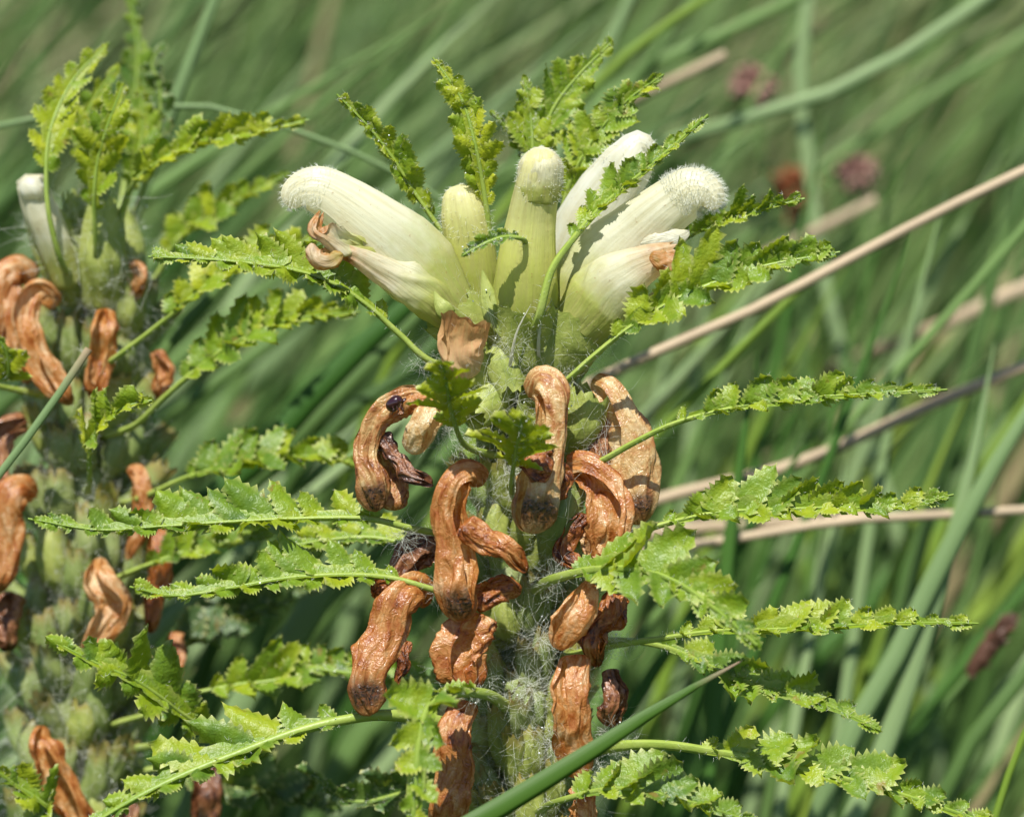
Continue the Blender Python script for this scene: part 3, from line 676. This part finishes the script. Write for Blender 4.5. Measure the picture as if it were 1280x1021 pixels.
# --- withered flowers of the main plant; thing > withered_flower > (pieces)
def withered(pts, ra, rb=None, mat='withered', gap=None, gdir=math.pi / 2, seed=0, par=None, rid=.03, lump=.015, fine=.008, crump=.25, caps=(.06, .12), jag=None, mask=None, rnd=None, name='withered_flower', pl=None, wob=0, n=84, m=68):
    rb = [x * .55 for x in (ra if rb is None else rb)]; ra = [x * .90 for x in ra]
    if gap is None and seed % 3: gap = [0, .3, .55, .5, .25, .05]; gdir = math.pi * (1.5 + (.28 if seed % 2 else -.28))
    mb = MB(); sweep(mb, pts, ra, rb, crump=crump, n=n, m=m, caps=caps, rid=rid, lump=lump, fine=fine, gap=gap, gdir=gdir, jag=jag, seed=seed, mask=mask, rnd=rnd, wob=wob)
    return mb.build(name, M[mat], par if par is not None else (pl or plant))
endspot = lambda k=4.0, s=.80: (lambda t, th: np.clip(1.5 - np.abs(t - s - .02) * 13, 0, 1) * np.clip(1.5 - np.abs(((th - 4.712 + 9.425) % 6.2832) - 3.1416) * .9, 0, 1))
# W1 stub under the left flower
withered([(585, 470, -1), (578, 445, -3), (580, 420, -4), (584, 402, -5)], [20, 27, 31, 33], [18, 20, 18, 14], 'petal_dry', seed=41, jag=(3, 8), caps=(.1, 0), rnd=.95, crump=.10, gap=[0, 0, .2, .5], gdir=math.pi * 1.75)
# W2 hooked one on the left
w = withered([(548, 520, -2), (520, 504, -4), (492, 510, -5), (468, 536, -5), (458, 575, -5), (463, 612, -5), (468, 640, -5)], [17, 18, 20, 21, 19, 21, 18], [15, 17, 18, 19, 18, 18, 15], 'withered_tan', seed=42, rnd=.45, mask=endspot(4, .9), gap=[0, .3, .7, .9, .5, 0, 0], gdir=math.pi)
withered([(545, 500, -5), (538, 520, -7), (522, 545, -7), (510, 566, -6)], [14, 19, 19, 13], None, 'withered_tan', seed=43, par=w, name='petal', rnd=.8, crump=.14)
withered([(505, 515, -6), (512, 508, -7), (535, 500, -7), (545, 492, -6)], [8, 11, 10, 6], None, 'withered', seed=44, par=w, name='petal', rnd=.7)
withered([(480, 540, -4), (492, 570, -4), (505, 590, -5), (528, 602, -6)], [12, 10, 12, 10], None, 'withered_dark', seed=45, par=w, name='petal', rnd=.35, jag=(4, 18), crump=.32)
withered([(484, 560, -2), (490, 600, -2), (494, 638, -2)], [14, 18, 15], None, 'withered_tan', seed=46, par=w, name='petal', rnd=.4)
# W3 large central
w = withered([(604, 606, -5), (586, 592, -7), (568, 606, -8), (566, 650, -8), (572, 700, -8), (576, 740, -8), (580, 776, -7)], [12, 17, 21, 23, 26, 25, 22], [12, 16, 19, 20, 22, 23, 19], 'withered', seed=47, rnd=.62, mask=endspot(4, .87))
withered([(582, 650, -8), (605, 672, -8), (628, 686, -9), (650, 706, -9)], [16, 17, 15, 10], [12, 13, 12, 8], 'withered', seed=48, par=w, name='petal', rnd=.5, jag=(5, 16))
withered([(590, 752, -5), (612, 742, -5), (636, 734, -5), (652, 742, -4)], [14, 16, 15, 9], None, 'withered', seed=49, par=w, name='petal', rnd=.42, crump=.32)
# W4 front right
w = withered([(662, 498, -4), (678, 478, -6), (690, 500, -7), (688, 540, -7), (678, 585, -8), (668, 630, -8), (662, 668, -7)], [16, 24, 22, 20, 27, 31, 26], [14, 20, 18, 17, 22, 24, 20], 'withered_tan', seed=50, rnd=.58, mask=endspot(4, .84), crump=.14)
withered([(696, 575, -6), (703, 600, -6), (702, 625, -6)], [10, 12, 8], None, 'withered', seed=51, par=w, name='petal', rnd=.4)
withered([(670, 560, -8.5), (672, 577, -9.6), (690, 584, -9)], [22, 20, 10], [8, 8, 6], 'withered', seed=52, par=w, name='petal', rnd=.3, crump=.32)
# W5 big tan one behind at the right
w = withered([(742, 476, 3), (760, 490, 1), (775, 530, 0), (785, 580, 0), (792, 620, 0), (798, 656, 0)], [10, 24, 36, 38, 33, 24], [10, 22, 30, 30, 28, 20], 'withered_tan', seed=53, rnd=.62, mask=endspot(4, .87), crump=.14, gap=[.4, .8, .9, .5, 0, 0], gdir=math.pi * 1.22)
withered([(748, 520, 2), (748, 560, 1), (744, 600, 1)], [12, 15, 9], None, 'withered_dark', seed=54, par=w, name='petal', rnd=.5)
# W6 arched, open below
w = withered([(706, 592, -2), (730, 592, -4), (752, 612, -5), (764, 645, -5), (762, 680, -5), (752, 712, -4)], [16, 25, 26, 28, 28, 18], [14, 20, 22, 24, 24, 16], 'withered', seed=55, rnd=.6, gap=[0, .5, 1.0, 1.2, 1.0, .6], gdir=math.pi * 1.30, jag=(6, 22))
withered([(728, 640, -3), (716, 668, -3), (708, 690, -4), (726, 702, -5)], [10, 12, 12, 8], None, 'withered', seed=56, par=w, name='petal', rnd=.3, crump=.32)
withered([(730, 660, -2), (742, 690, -3), (748, 708, -4)], [10, 14, 10], None, 'withered_tan', seed=57, par=w, name='petal', rnd=.5)
# W7 capsule plus twisted partner
withered([(738, 728, -5), (728, 752, -7), (712, 782, -8), (697, 812, -7)], [10, 21, 24, 14], [9, 18, 20, 12], 'withered', seed=58, rnd=.72, crump=.14)
withered([(776, 740, -2), (764, 762, -3), (748, 782, -4), (744, 805, -5), (748, 822, -4)], [14, 20, 15, 17, 10], None, 'withered', seed=59, rnd=.36, crump=.3, jag=(5, 18))
# W8 twisted, under the central one
withered([(588, 765, -4), (580, 790, -5), (576, 820, -6), (586, 848, -6)], [24, 31, 30, 26], [18, 22, 20, 14], 'withered', seed=60, rnd=.55, crump=.32, gap=[0, .3, .6, .4], gdir=math.pi * 1.5, jag=(5, 20))
# W9 long hook lower left
w = withered([(545, 745, 0), (520, 736, -2), (496, 756, -4), (478, 800, -5), (464, 840, -6), (464, 870, -6), (470, 892, -6)], [14, 24, 27, 26, 27, 28, 22], [14, 20, 22, 22, 23, 23, 18], 'withered', seed=61, rnd=.56, mask=endspot(4, .86), gap=[0, .8, 1.0, .6, 0, 0, 0], gdir=math.pi * .85)
withered([(488, 742, 0), (478, 736, -1), (476, 750, -1)], [10, 13, 9], None, 'withered', seed=62, par=w, name='petal', rnd=.3)
withered([(508, 800, -4), (505, 830, -5), (498, 858, -5)], [10, 9, 4], None, 'withered', seed=63, par=w, name='petal', rnd=.3)
# W10, W11, W12, W13, W14
withered([(716, 818, -4), (718, 860, -6), (720, 900, -6), (716, 940, -5), (720, 975, -4)], [20, 23, 23, 24, 20], [15, 16, 16, 15, 14], 'withered', seed=64, rnd=.66, n=70)
withered([(760, 836, 0), (764, 860, -1), (768, 885, -1), (762, 908, 0)], [9, 14, 17, 12], None, 'withered_dark', seed=65, rnd=.42, crump=.3)
withered([(575, 872, -2), (566, 920, -4), (562, 970, -4), (560, 1040, -3)], [18, 22, 24, 24], [14, 16, 17, 17], 'withered', seed=66, rnd=.55, n=70)
withered([(548, 675, 2), (524, 690, 1), (506, 715, 1), (510, 728, 1)], [16, 24, 20, 12], None, 'withered_dark', seed=67, rnd=.45)
withered([(716, 985, -3), (726, 1010, -4), (724, 1050, -4)], [14, 19, 20], None, 'withered', seed=68, rnd=.6)
# --- calyces and young capsules between them (base near the stem, mouth outwards)
def whorls(pl, xs, y0, y1, dc, R0, R1, step, hw, seed, tones):
    r = np.random.default_rng(seed); y = y0; k = 0
    while y < y1:
        for a in (-82, -50, -18, 18, 50, 82):
            a = math.radians(a + (16 if k % 2 else 0) + r.uniform(-14, 14)); x = interp(xs, (y - y0) / (y1 - y0))
            ln = r.uniform(62, 92); lift = r.uniform(.55, 1.15); sn, cs = math.sin(a), math.cos(a); yy = y + r.uniform(-26, 26)
            pts = [(x + R0 * .6 * sn, yy + ln * .55, dc - R0 * .06 * cs), (x + (R0 + R1) * .45 * sn, yy + ln * .1, dc - (R0 + R1) * .045 * cs), (x + R1 * sn * lift, yy - ln * .45, dc - R1 * .1 * cs * lift)]
            mb = MB(); w_ = hw * r.uniform(.8, 1.2)
            v, nn, c, T = sweep(mb, pts, [w_ * .6, w_ * 1.05, w_ * .95, w_ * .8], n=24, m=24, caps=(.15, 0), rid=.06, fine=.012, crump=.10, jag=(5, 12), seed=seed + k * 11 + int(a * 50) % 97, mask=lambda t, th: .5 * np.clip((t - .8) * 5, 0, 1))
            mb.build('calyx', M[tones[r.integers(0, len(tones))]], pl); wool_src.append((v, nn, 1.0))
        y += step; k += 1
whorls(plant, [650, 655, 652], 500, 1060, 9, 36, 82, 46, 18, 100, ['calyx', 'calyx', 'calyx_deep', 'stem_green'])
for i, (pts, ra, mt) in enumerate([
    ([(640, 470, 3), (612, 500, 0), (590, 520, -2)], [20, 26, 22], 'calyx'), ([(622, 500, 5), (600, 470, 1), (588, 440, -1)], [18, 24, 22], 'calyx'),
    ([(700, 560, 5), (724, 530, 2), (738, 490, 1)], [20, 30, 26], 'calyx'), ([(620, 420, 5), (628, 450, 0), (640, 490, -1)], [22, 26, 20], 'calyx'),
    ([(660, 560, 3), (664, 530, -1), (668, 500, -3)], [20, 24, 20], 'calyx'), ([(690, 690, 3), (700, 650, -1), (708, 605, -1)], [22, 30, 22], 'calyx_deep')]):
    calyx(pts, ra, mat=mt, seed=100 + i, name='calyx', wool=1.0, jag=(5, 10))

# wool of long tangled white hair on stem and calyces
def wool(hm, srcs, count, ln, rad, seed, front=True):
    r = np.random.default_rng(seed); V = np.vstack([s[0] for s in srcs]); Nn = np.vstack([s[1] for s in srcs]); w = np.concatenate([np.full(len(s[0]), s[2]) for s in srcs])
    w = w * (np.where(Nn @ FWD < .25, 1.0, .12)); q = r.choice(len(V), count, p=w / w.sum())
    hairs(hm, V[q], Nn[q] * .8 + r.normal(0, .35, (count, 3)), ln, rad=rad, seg=7 if ln > .0025 else 4, curl=.55 if ln > .0025 else .9, seed=seed)
wool(hairmb, wool_src[5:] + [wool_src[0]], 2600, .0034, .000018, 71)
wool(hairmb, wool_src[5:] + [wool_src[0]], 900, .0090, .000017, 72)
wool(hairmb, wool_src[1:6], 1500, .0017, .000012, 74); wool(hairmb, wool_src[1:6], 160, .0060, .000014, 75)
wool(hairmb, wool_src, 7000, .0015, .000012, 73)
# denser tufts where leaf stalks meet the stem
for (px, py, d, rad, cnt) in [(505, 668, -1, 22, 160), (690, 722, -4, 26, 170), (545, 738, -2, 16, 90), (700, 478, -4, 18, 120), (745, 578, -2, 16, 90), (772, 930, -1, 30, 240), (768, 802, -1, 22, 120), (665, 860, -3, 30, 260), (600, 862, -5, 22, 140), (560, 545, -2, 34, 200), (640, 430, -3, 26, 130), (680, 800, -3, 24, 170), (640, 590, -3, 20, 120), (690, 930, -3, 40, 200), (740, 960, -3, 30, 160), (610, 620, -5, 20, 110), (525, 450, 1, 20, 80)]:
    rr = np.random.default_rng(int(px * py)); cnt = int(cnt * .6); v = nz(rr.normal(0, 1, (cnt, 3))); rt = P(px, py, d) + v * rad * MPP * rr.random((cnt, 1))
    hairs(hairmb, rt, v - FWD * .4 - UP * .15, .0032, rad=.000016, seg=7, curl=.7, seed=int(px + py))

# --- leaves of the main plant
S = True
leaf(plant, [(540, 452, 0), (500, 418, -1), (462, 384, -2), (420, 356, -3), (360, 336, -4), (270, 325, -5), (185, 321, -6)], 64, (.1, .88, -.35), (-.1, -.28, .9), n=12, t0=.20, split=S, seed=1, pal=.50)
leaf(plant, [(600, 360, 6), (560, 300, 5), (522, 246, 4), (490, 196, 3), (460, 158, 2), (421, 118, 1)], 42, (.75, .45, .4), (-.35, -.2, .9), n=11, t0=.35, seed=2, pal=.62, brown=.1)
leaf(plant, [(618, 330, 4), (610, 270, 2), (603, 225, 1), (594, 180, 0), (580, 130, 0), (560, 98, 0), (541, 72, 0)], 40, (1, .1, .3), (-1, 0, .4), n=12, t0=.27, split=S, seed=3, asym=1, fore=(52, 34), pal=.78)
leaf(plant, [(680, 300, 14), (676, 240, 13), (678, 190, 12), (690, 140, 12), (722, 96, 12), (766, 52, 12)], 46, (1, -.2, .3), (-1, .3, .2), n=10, t0=.36, seed=4, asym=1, pal=.5)
leaf(plant, [(672, 300, 12), (664, 230, 10), (666, 190, 9), (664, 150, 9), (656, 98, 9)], 40, (1, .1, .3), (-1, .2, .3), n=7, t0=.42, seed=5, asym=1, pal=.55)
leaf(plant, [(668, 260, 13), (658, 205, 11), (640, 168, 10), (614, 140, 9)], 20, (1, .6, .3), (-1, -.2, .4), n=6, t0=.45, seed=6, pal=.55)
leaf(plant, [(690, 320, 12), (704, 255, 10), (720, 210, 9), (748, 165, 9), (785, 125, 8), (830, 93, 7)], 48, (-.8, .6, 0), (.7, -.6, .4), n=11, t0=.25, seed=7, asym=1, pal=.58)
leaf(plant, [(672, 400, -6), (688, 340, -6.5), (715, 300, -4.5), (755, 256, -2), (815, 206, -1), (885, 144, 0)], 38, (-.75, .6, -.2), (.35, -.25, .9), n=11, t0=.32, split=S, seed=8, pal=.50, rad=(8, 2.5))
leaf(plant, [(760, 370, 8), (830, 318, 7), (860, 296, 6), (905, 276, 5), (950, 262, 4), (1006, 248, 3)], 44, (.1, .7, .4), (.1, -.3, .9), n=9, t0=.42, seed=9, pal=.45)
leaf(plant, [(702, 480, -4), (738, 448, -6), (780, 414, -7), (836, 378, -8), (900, 350, -8), (960, 331, -8), (1050, 315, -8)], 74, (-.2, .85, .1), (.3, -.55, .75), n=12, t0=.24, split=S, seed=10, pal=.42, peak=.28)
leaf(plant, [(742, 580, -3), (790, 554, -5), (840, 530, -6), (900, 513, -6), (980, 500, -6), (1070, 493, -6), (1184, 487, -6)], 48, (0, .9, -.1), (0, -.42, .85), n=13, t0=.27, split=S, seed=11, pal=.42)
leaf(plant, [(788, 666, -2), (840, 652, -3), (900, 640, -4), (960, 637, -4), (1050, 634, -4), (1120, 634, -3), (1192, 618, -3)], 66, (-.1, .9, -.1), (.2, -.40, .85), n=13, t0=.10, split=S, seed=12, pal=.50)
leaf(plant, [(690, 724, -5), (740, 712, -9), (800, 712, -13), (850, 730, -16), (900, 766, -18), (946, 806, -19)], 74, (.35, .75, -.2), (-.35, -.75, .45), n=9, t0=.10, split=S, seed=13, pal=.38, fore=(62, 40), teeth=5, rad=(9, 3))
leaf(plant, [(766, 806, -1), (830, 797, -2), (900, 788, -2), (980, 786, -2), (1080, 780, -2), (1160, 778, -2), (1223, 779, -2)], 52, (0, .9, -.25), (0, -.22, .95), n=13, t0=.16, split=S, seed=14, pal=.52)
leaf(plant, [(760, 800, 6), (830, 808, 5), (900, 838, 4), (960, 862, 3), (1030, 880, 2), (1100, 912, 1)], 58, (.45, .65, -.3), (-.2, -.45, .8), n=10, t0=.18, seed=15, pal=.42)
leaf(plant, [(768, 932, -3), (830, 930, -4), (900, 940, -5), (970, 954, -5), (1060, 974, -5), (1150, 1000, -5), (1255, 1036, -5)], 66, (.3, .75, -.3), (-.1, -.45, .85), n=12, t0=.20, split=S, seed=16, pal=.48, rad=(10, 3))
leaf(plant, [(700, 1000, -6), (770, 985, -9), (850, 998, -11), (950, 1030, -12)], 60, (.2, .7, -.4), (-.1, -.5, .8), n=9, t0=.05, seed=17, pal=.32)
leaf(plant, [(515, 660, -1), (460, 648, -3), (380, 648, -4), (290, 652, -5), (200, 658, -6), (120, 662, -7), (35, 648, -8)], 66, (-.15, .9, -.3), (-.1, -.2, .95), n=14, t0=.08, split=S, seed=18, pal=.42)
leaf(plant, [(548, 738, -3), (490, 722, -4), (430, 718, -5), (360, 722, -6), (290, 734, -7), (220, 744, -8), (162, 733, -9)], 64, (-.2, .9, -.2), (-.2, -.35, .9), n=13, t0=.12, split=S, seed=19, pal=.52)
leaf(plant, [(490, 893, -3), (430, 899, -5), (370, 914, -6), (300, 940, -7), (230, 968, -8), (165, 1000, -9), (100, 1040, -9)], 78, (-.55, .62, -.3), (-.2, -.35, .9), n=10, t0=.14, split=S, seed=20, pal=.44, asym=.6, rad=(10, 4))
leaf(plant, [(610, 868, -6), (570, 866, -12), (536, 884, -17), (524, 930, -19), (520, 980, -20), (515, 1050, -20)], 58, (1, .15, .2), (-1, .15, .2), n=8, t0=.10, seed=21, asym=1, pal=.42, fore=(70, 45), teeth=5, rad=(9, 4))
leaf(plant, [(582, 556, -5), (566, 520, -10), (560, 490, -14), (556, 464, -17), (546, 452, -19)], 50, (1, .25, .2), (-1, .35, .3), n=7, t0=.2, seed=22, asym=1, pal=.85, fore=(70, 45), teeth=5)
leaf(plant, [(640, 612, -6), (644, 570, -12), (650, 540, -16), (652, 518, -18)], 62, (1, .2, .2), (-1, .5, .2), n=6, t0=.3, seed=23, asym=1, pal=.85, fore=(72, 50), teeth=5)
leaf(plant, [(655, 300, -7), (632, 296, -9), (606, 304, -10), (577, 320, -10)], 22, (-.2, .9, .2), (0, -.6, .7), n=6, t0=.12, seed=24, pal=.32, teeth=3)
leaf(plant, [(540, 690, 8), (470, 672, 10), (400, 676, 11), (330, 690, 12)], 50, (0, .7, -.4), (0, -.3, .9), n=9, t0=.1, seed=25, pal=.48)
leaf(plant, [(600, 850, 10), (540, 850, 14), (480, 845, 16), (390, 835, 18)], 54, (-.2, .7, -.4), (0, -.5, .9), n=8, t0=.25, seed=26, pal=.40)
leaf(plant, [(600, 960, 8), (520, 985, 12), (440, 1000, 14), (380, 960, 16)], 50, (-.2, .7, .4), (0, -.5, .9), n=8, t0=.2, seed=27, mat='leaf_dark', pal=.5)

# dew specks on hair and leaves
def dew(par, spots, seed):
    r = np.random.default_rng(seed); mb = MB()
    for p in spots:
        rad = r.uniform(.5, 1.3)
        sweep(mb, [p - UP * rad * MPP, p, p + UP * rad * MPP], [rad, rad], n=6, m=8, caps=(.5, .5), pix=False)
    o = mb.build('dew_drops', M['dew'], par); o['kind'] = 'stuff'
HV = np.vstack(hairmb.v); k = rng.choice(len(HV), 230)
dew(plant, HV[k], 3)

# tiny insect on the hooked withered flower
bb = np.array(P(496, 506, -8)); be = empty('tiny_beetle', bb); tag(be, 'tiny glossy black-red insect sitting on the hooked withered flower', 'insect')
mb = MB(); sweep(mb, [(487, 512, -6.4), (491, 506, -7.2), (497, 501, -7.4), (503, 501, -7)], [6.5, 8.5, 8, 5], n=18, m=20, caps=(.4, .3), seed=1); mb.build('wing_case', M['beetle_shell'], be)
mb = MB(); sweep(mb, [(502, 501, -7), (506, 502, -7), (509, 504, -6.8)], [4.5, 4.5, 3], n=10, m=12, caps=(.4, .4), seed=1); mb.build('head', M['beetle_shell'], be)
for k in range(3):
    mb = MB(); sweep(mb, [(491 + 5 * k, 508, -9), (492 + 6 * k, 513, -9.6), (490 + 7 * k, 518, -9)], [1, .8, .5], n=8, m=6); mb.build('leg', M['beetle_shell'], be)

# ------------------------------------------------------------------ second plant, behind on the left
sc2 = P(95, 760, 36); base2 = np.array([sc2[0], sc2[1], 0]); base2[2] = GZ(base2[0], base2[1])
plant2 = empty('lousewort', base2)
tag(plant2, 'mostly faded lousewort with a yellow-green leaf tuft on top and one pale bud', 'flower', 'louseworts in bloom')
hair2 = hair_store.setdefault(plant2.name, MB()); keep = wool_src; wool_src = []
mb = MB(); v, nn, c, T = sweep(mb, [base2 - [0, 0, .004], base2 + [0, 0, .06], P(95, 1000, 37), P(98, 800, 36), P(105, 600, 35), P(112, 420, 34), P(118, 290, 34), P(122, 220, 34)], [56, 60, 66, 68, 62, 56, 42, 14], n=90, m=22, rid=.05, pix=False, seed=5)
mb.build('stem', M['stem_green'], plant2); k = v[:, 2] > .14; wool_src.append((v[k], nn[k], 1.0))
whorls(plant2, [115, 108, 98, 92], 400, 1060, 35, 52, 92, 56, 19, 700, ['calyx_deep', 'calyx_deep', 'calyx', 'stem_green', 'stem_green'])
for i, (pts, ra, mt) in enumerate([
    ([(95, 380, 30), (78, 330, 27), (60, 275, 26)], [26, 32, 30], 'calyx'), ([(125, 390, 28), (128, 320, 25), (132, 255, 25)], [26, 32, 24], 'calyx'),
    ([(110, 380, 30), (98, 320, 28), (95, 245, 27)], [22, 26, 18], 'calyx'), ([(140, 430, 32), (155, 390, 29), (162, 335, 28)], [26, 30, 22], 'calyx'), ([(150, 400, 34), (160, 330, 32), (150, 270, 32)], [24, 26, 18], 'calyx')]):
    mb = MB(); v, nn, c, T = sweep(mb, pts, ra, n=36, m=36, caps=(.12, 0), rid=.04, fine=.008, crump=.06, jag=(5, 14), seed=200 + i); mb.build('calyx', M[mt], plant2); wool_src.append((v, nn, 1.0))
# pale bud
f = empty('flower', None, plant2); mb = MB()
sweep(mb, [(84, 360, 26), (70, 310, 24), (52, 265, 23), (36, 226, 22)], [18, 23, 24, 18], n=34, m=28, caps=(.05, .04), rid=.04, crump=.06, seed=91, jag=(4, 12)); mb.build('hood', M['petal'], f)
mb = MB(); sweep(mb, [(46, 250, 22), (40, 235, 21), (33, 222, 21)], [15, 18, 13], n=14, m=20, caps=(.2, .3), rid=.06, crump=.1, seed=92); mb.build('hood_tip', M['petal_white'], f)
wd2 = [
    ([(40, 350, 28), (20, 335, 26), (2, 350, 25), (-6, 400, 25), (-12, 440, 25)], [14, 20, 20, 18, 15], 'withered', .7),
    ([(74, 380, 26), (48, 368, 22), (32, 395, 21), (38, 440, 21), (58, 475, 21), (82, 500, 21)], [12, 17, 19, 19, 22, 16], 'withered', .72),
    ([(14, 330, 27), (12, 380, 25), (20, 430, 25), (34, 470, 25)], [14, 17, 16, 12], 'withered', .66),
    ([(132, 385, 24), (128, 410, 22), (124, 450, 22), (118, 490, 22)], [13, 18, 19, 15], 'withered', .62),
    ([(160, 330, 28), (168, 345, 26), (165, 365, 26)], [12, 16, 10], 'withered', .7),
    ([(195, 440, 27), (204, 465, 26), (198, 490, 26)], [10, 14, 11], 'withered', .55),
    ([(48, 620, 26), (22, 612, 23), (4, 640, 22), (8, 690, 22), (0, 730, 22)], [14, 22, 24, 22, 16], 'withered', .62),
    ([(30, 530, 28), (4, 540, 25), (-10, 580, 25), (0, 620, 25)], [14, 20, 20, 14], 'withered_dark', .6),
    ([(170, 580, 28), (176, 610, 26), (178, 650, 26), (160, 690, 26)], [10, 14, 13, 10], 'withered', .66),
    ([(118, 700, 24), (128, 725, 21), (145, 755, 21), (130, 790, 21), (110, 815, 22)], [9, 22, 25, 20, 10], 'withered', .78),
    ([(202, 660, 28), (200, 700, 27), (195, 750, 27), (188, 782, 27)], [14, 17, 16, 11], 'withered', .45),
    ([(20, 740, 28), (6, 770, 26), (8, 805, 26)], [16, 22, 15], 'withered_dark', .5),
    ([(222, 790, 30), (216, 830, 28), (210, 858, 28)], [10, 14, 11], 'withered', .5),
    ([(58, 905, 22), (50, 930, 20), (72, 970, 20), (95, 1010, 21), (108, 1040, 22)], [8, 22, 24, 22, 18], 'withered', .58),
    ([(262, 950, 28), (256, 990, 27), (252, 1040, 27)], [16, 20, 18], 'withered_dark', .4),
    ([(160, 1000, 26), (150, 1030, 25), (148, 1060, 25)], [14, 20, 18], 'withered_dark', .5)]
for i, (pts, ra, mt, rn) in enumerate(wd2):
    withered(pts, ra, None, mt, seed=300 + i, rnd=rn, pl=plant2, crump=.22, n=50, m=40, gap=[0, .5, .9, .6, 0] if i % 2 else None, gdir=math.pi * 1.4, jag=(5, 14))
wool(hair2, wool_src, 2600, .0030, .000020, 81); wool(hair2, wool_src, 6500, .0018, .000018, 83)
wool(hair2, wool_src, 350, .0080, .000026, 82)
HV = np.vstack(hair2.v); k = rng.choice(len(HV), 130)
dew(plant2, HV[k], 4)
for i, (pts, Lm, U_, V_, n, t0, pal, mt) in enumerate([
    ([(78, 330, 20), (62, 270, 17), (58, 215, 17), (64, 160, 18), (92, 100, 20), (137, 54, 21)], 40, (1, -.1, .3), (-1, .3, .3), 9, .38, .72, 'leaf'),
    ([(120, 320, 22), (118, 250, 18), (122, 205, 17), (134, 160, 16), (155, 104, 16)], 42, (1, .1, .3), (-1, .1, .3), 9, .28, .70, 'leaf'),
    ([(130, 300, 30), (112, 230, 28), (106, 170, 28), (115, 130, 28), (145, 85, 28)], 30, (1, .1, .3), (-1, .1, .3), 8, .3, .62, 'leaf'),
    ([(150, 280, 32), (170, 210, 31), (178, 160, 31), (176, 110, 31)], 34, (1, .1, .3), (-1, .1, .3), 8, .25, .60, 'leaf'),
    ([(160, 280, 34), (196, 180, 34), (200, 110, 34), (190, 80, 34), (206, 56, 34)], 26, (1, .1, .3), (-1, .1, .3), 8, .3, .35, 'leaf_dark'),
    ([(150, 260, 42), (165, 150, 45), (172, 70, 46), (162, -10, 46)], 34, (1, .1, .3), (-1, .1, .3), 9, .25, .25, 'leaf'),
    ([(145, 300, 26), (160, 240, 22), (190, 208, 20), (240, 182, 19), (310, 168, 18), (386, 150, 18)], 44, (-.3, .8, .1), (.2, -.4, .8), 11, .24, .74, 'leaf'),
    ([(190, 350, 36), (220, 300, 36), (262, 268, 36), (310, 244, 36), (358, 218, 36)], 46, (-.5, .8, .1), (.2, -.5, .8), 9, .15, .52, 'leaf'),
    ([(140, 450, 22), (180, 420, 20), (220, 388, 19), (270, 348, 19), (330, 318, 19), (400, 300, 20)], 52, (-.5, .8, -.1), (.2, -.3, .9), 10, .3, .66, 'leaf'),
    ([(170, 530, 24), (205, 496, 22), (260, 450, 21), (310, 420, 20), (370, 398, 20), (450, 390, 20)], 56, (-.35, .85, -.1), (.35, -.45, .8), 11, .25, .55, 'leaf'),
    ([(180, 620, 26), (240, 594, 24), (310, 578, 22), (370, 570, 22), (460, 580, 22)], 56, (-.2, .8, -.2), (0, -.35, .9), 11, .2, .46, 'leaf'),
    ([(112, 600, 14), (112, 560, 9), (128, 528, 6), (158, 508, 4), (190, 500, 4)], 44, (-.3, .9, .1), (.1, -.4, .9), 7, .25, .72, 'leaf'),
    ([(-10, 480, 18), (10, 470, 15), (8, 440, 13), (-5, 420, 12)], 30, (1, .1, .2), (-1, .1, .2), 5, .15, .65, 'leaf'),
    ([(255, 920, 12), (215, 882, 6), (170, 850, 3), (120, 828, 1), (62, 798, 0)], 62, (.3, .75, -.1), (-.3, -.5, .8), 8, .05, .50, 'leaf'),
    ([(190, 890, 24), (230, 870, 22), (290, 856, 21), (350, 848, 20), (455, 822, 20)], 56, (-.2, .8, .1), (0, -.5, .8), 9, .3, .50, 'leaf'),
    ([(150, 720, 26), (200, 700, 24), (260, 680, 24), (340, 668, 24)], 46, (-.2, .8, .1), (0, -.5, .8), 9, .2, .40, 'leaf'),
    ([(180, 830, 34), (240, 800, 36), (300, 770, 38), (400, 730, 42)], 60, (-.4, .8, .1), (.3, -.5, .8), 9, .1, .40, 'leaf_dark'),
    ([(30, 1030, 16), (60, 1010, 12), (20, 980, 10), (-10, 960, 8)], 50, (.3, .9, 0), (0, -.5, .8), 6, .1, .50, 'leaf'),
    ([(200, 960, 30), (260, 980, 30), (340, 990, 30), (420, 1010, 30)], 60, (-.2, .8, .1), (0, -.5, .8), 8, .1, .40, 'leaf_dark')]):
    leaf(plant2, pts, Lm * 1.15, U_, V_, n=n, t0=t0, seed=400 + i, pal=pal, mat=mt, hair=60, fore=(58, 36), teeth=5, asym=1 if i < 6 else .7)

for pl, hm in ((plant, hairmb), (plant2, hair2)):
    o = hm.build('hair', M['hair'], pl); o['kind'] = 'stuff'

for o in bpy.data.objects:
    if 'base_point' in o: del o['base_point']
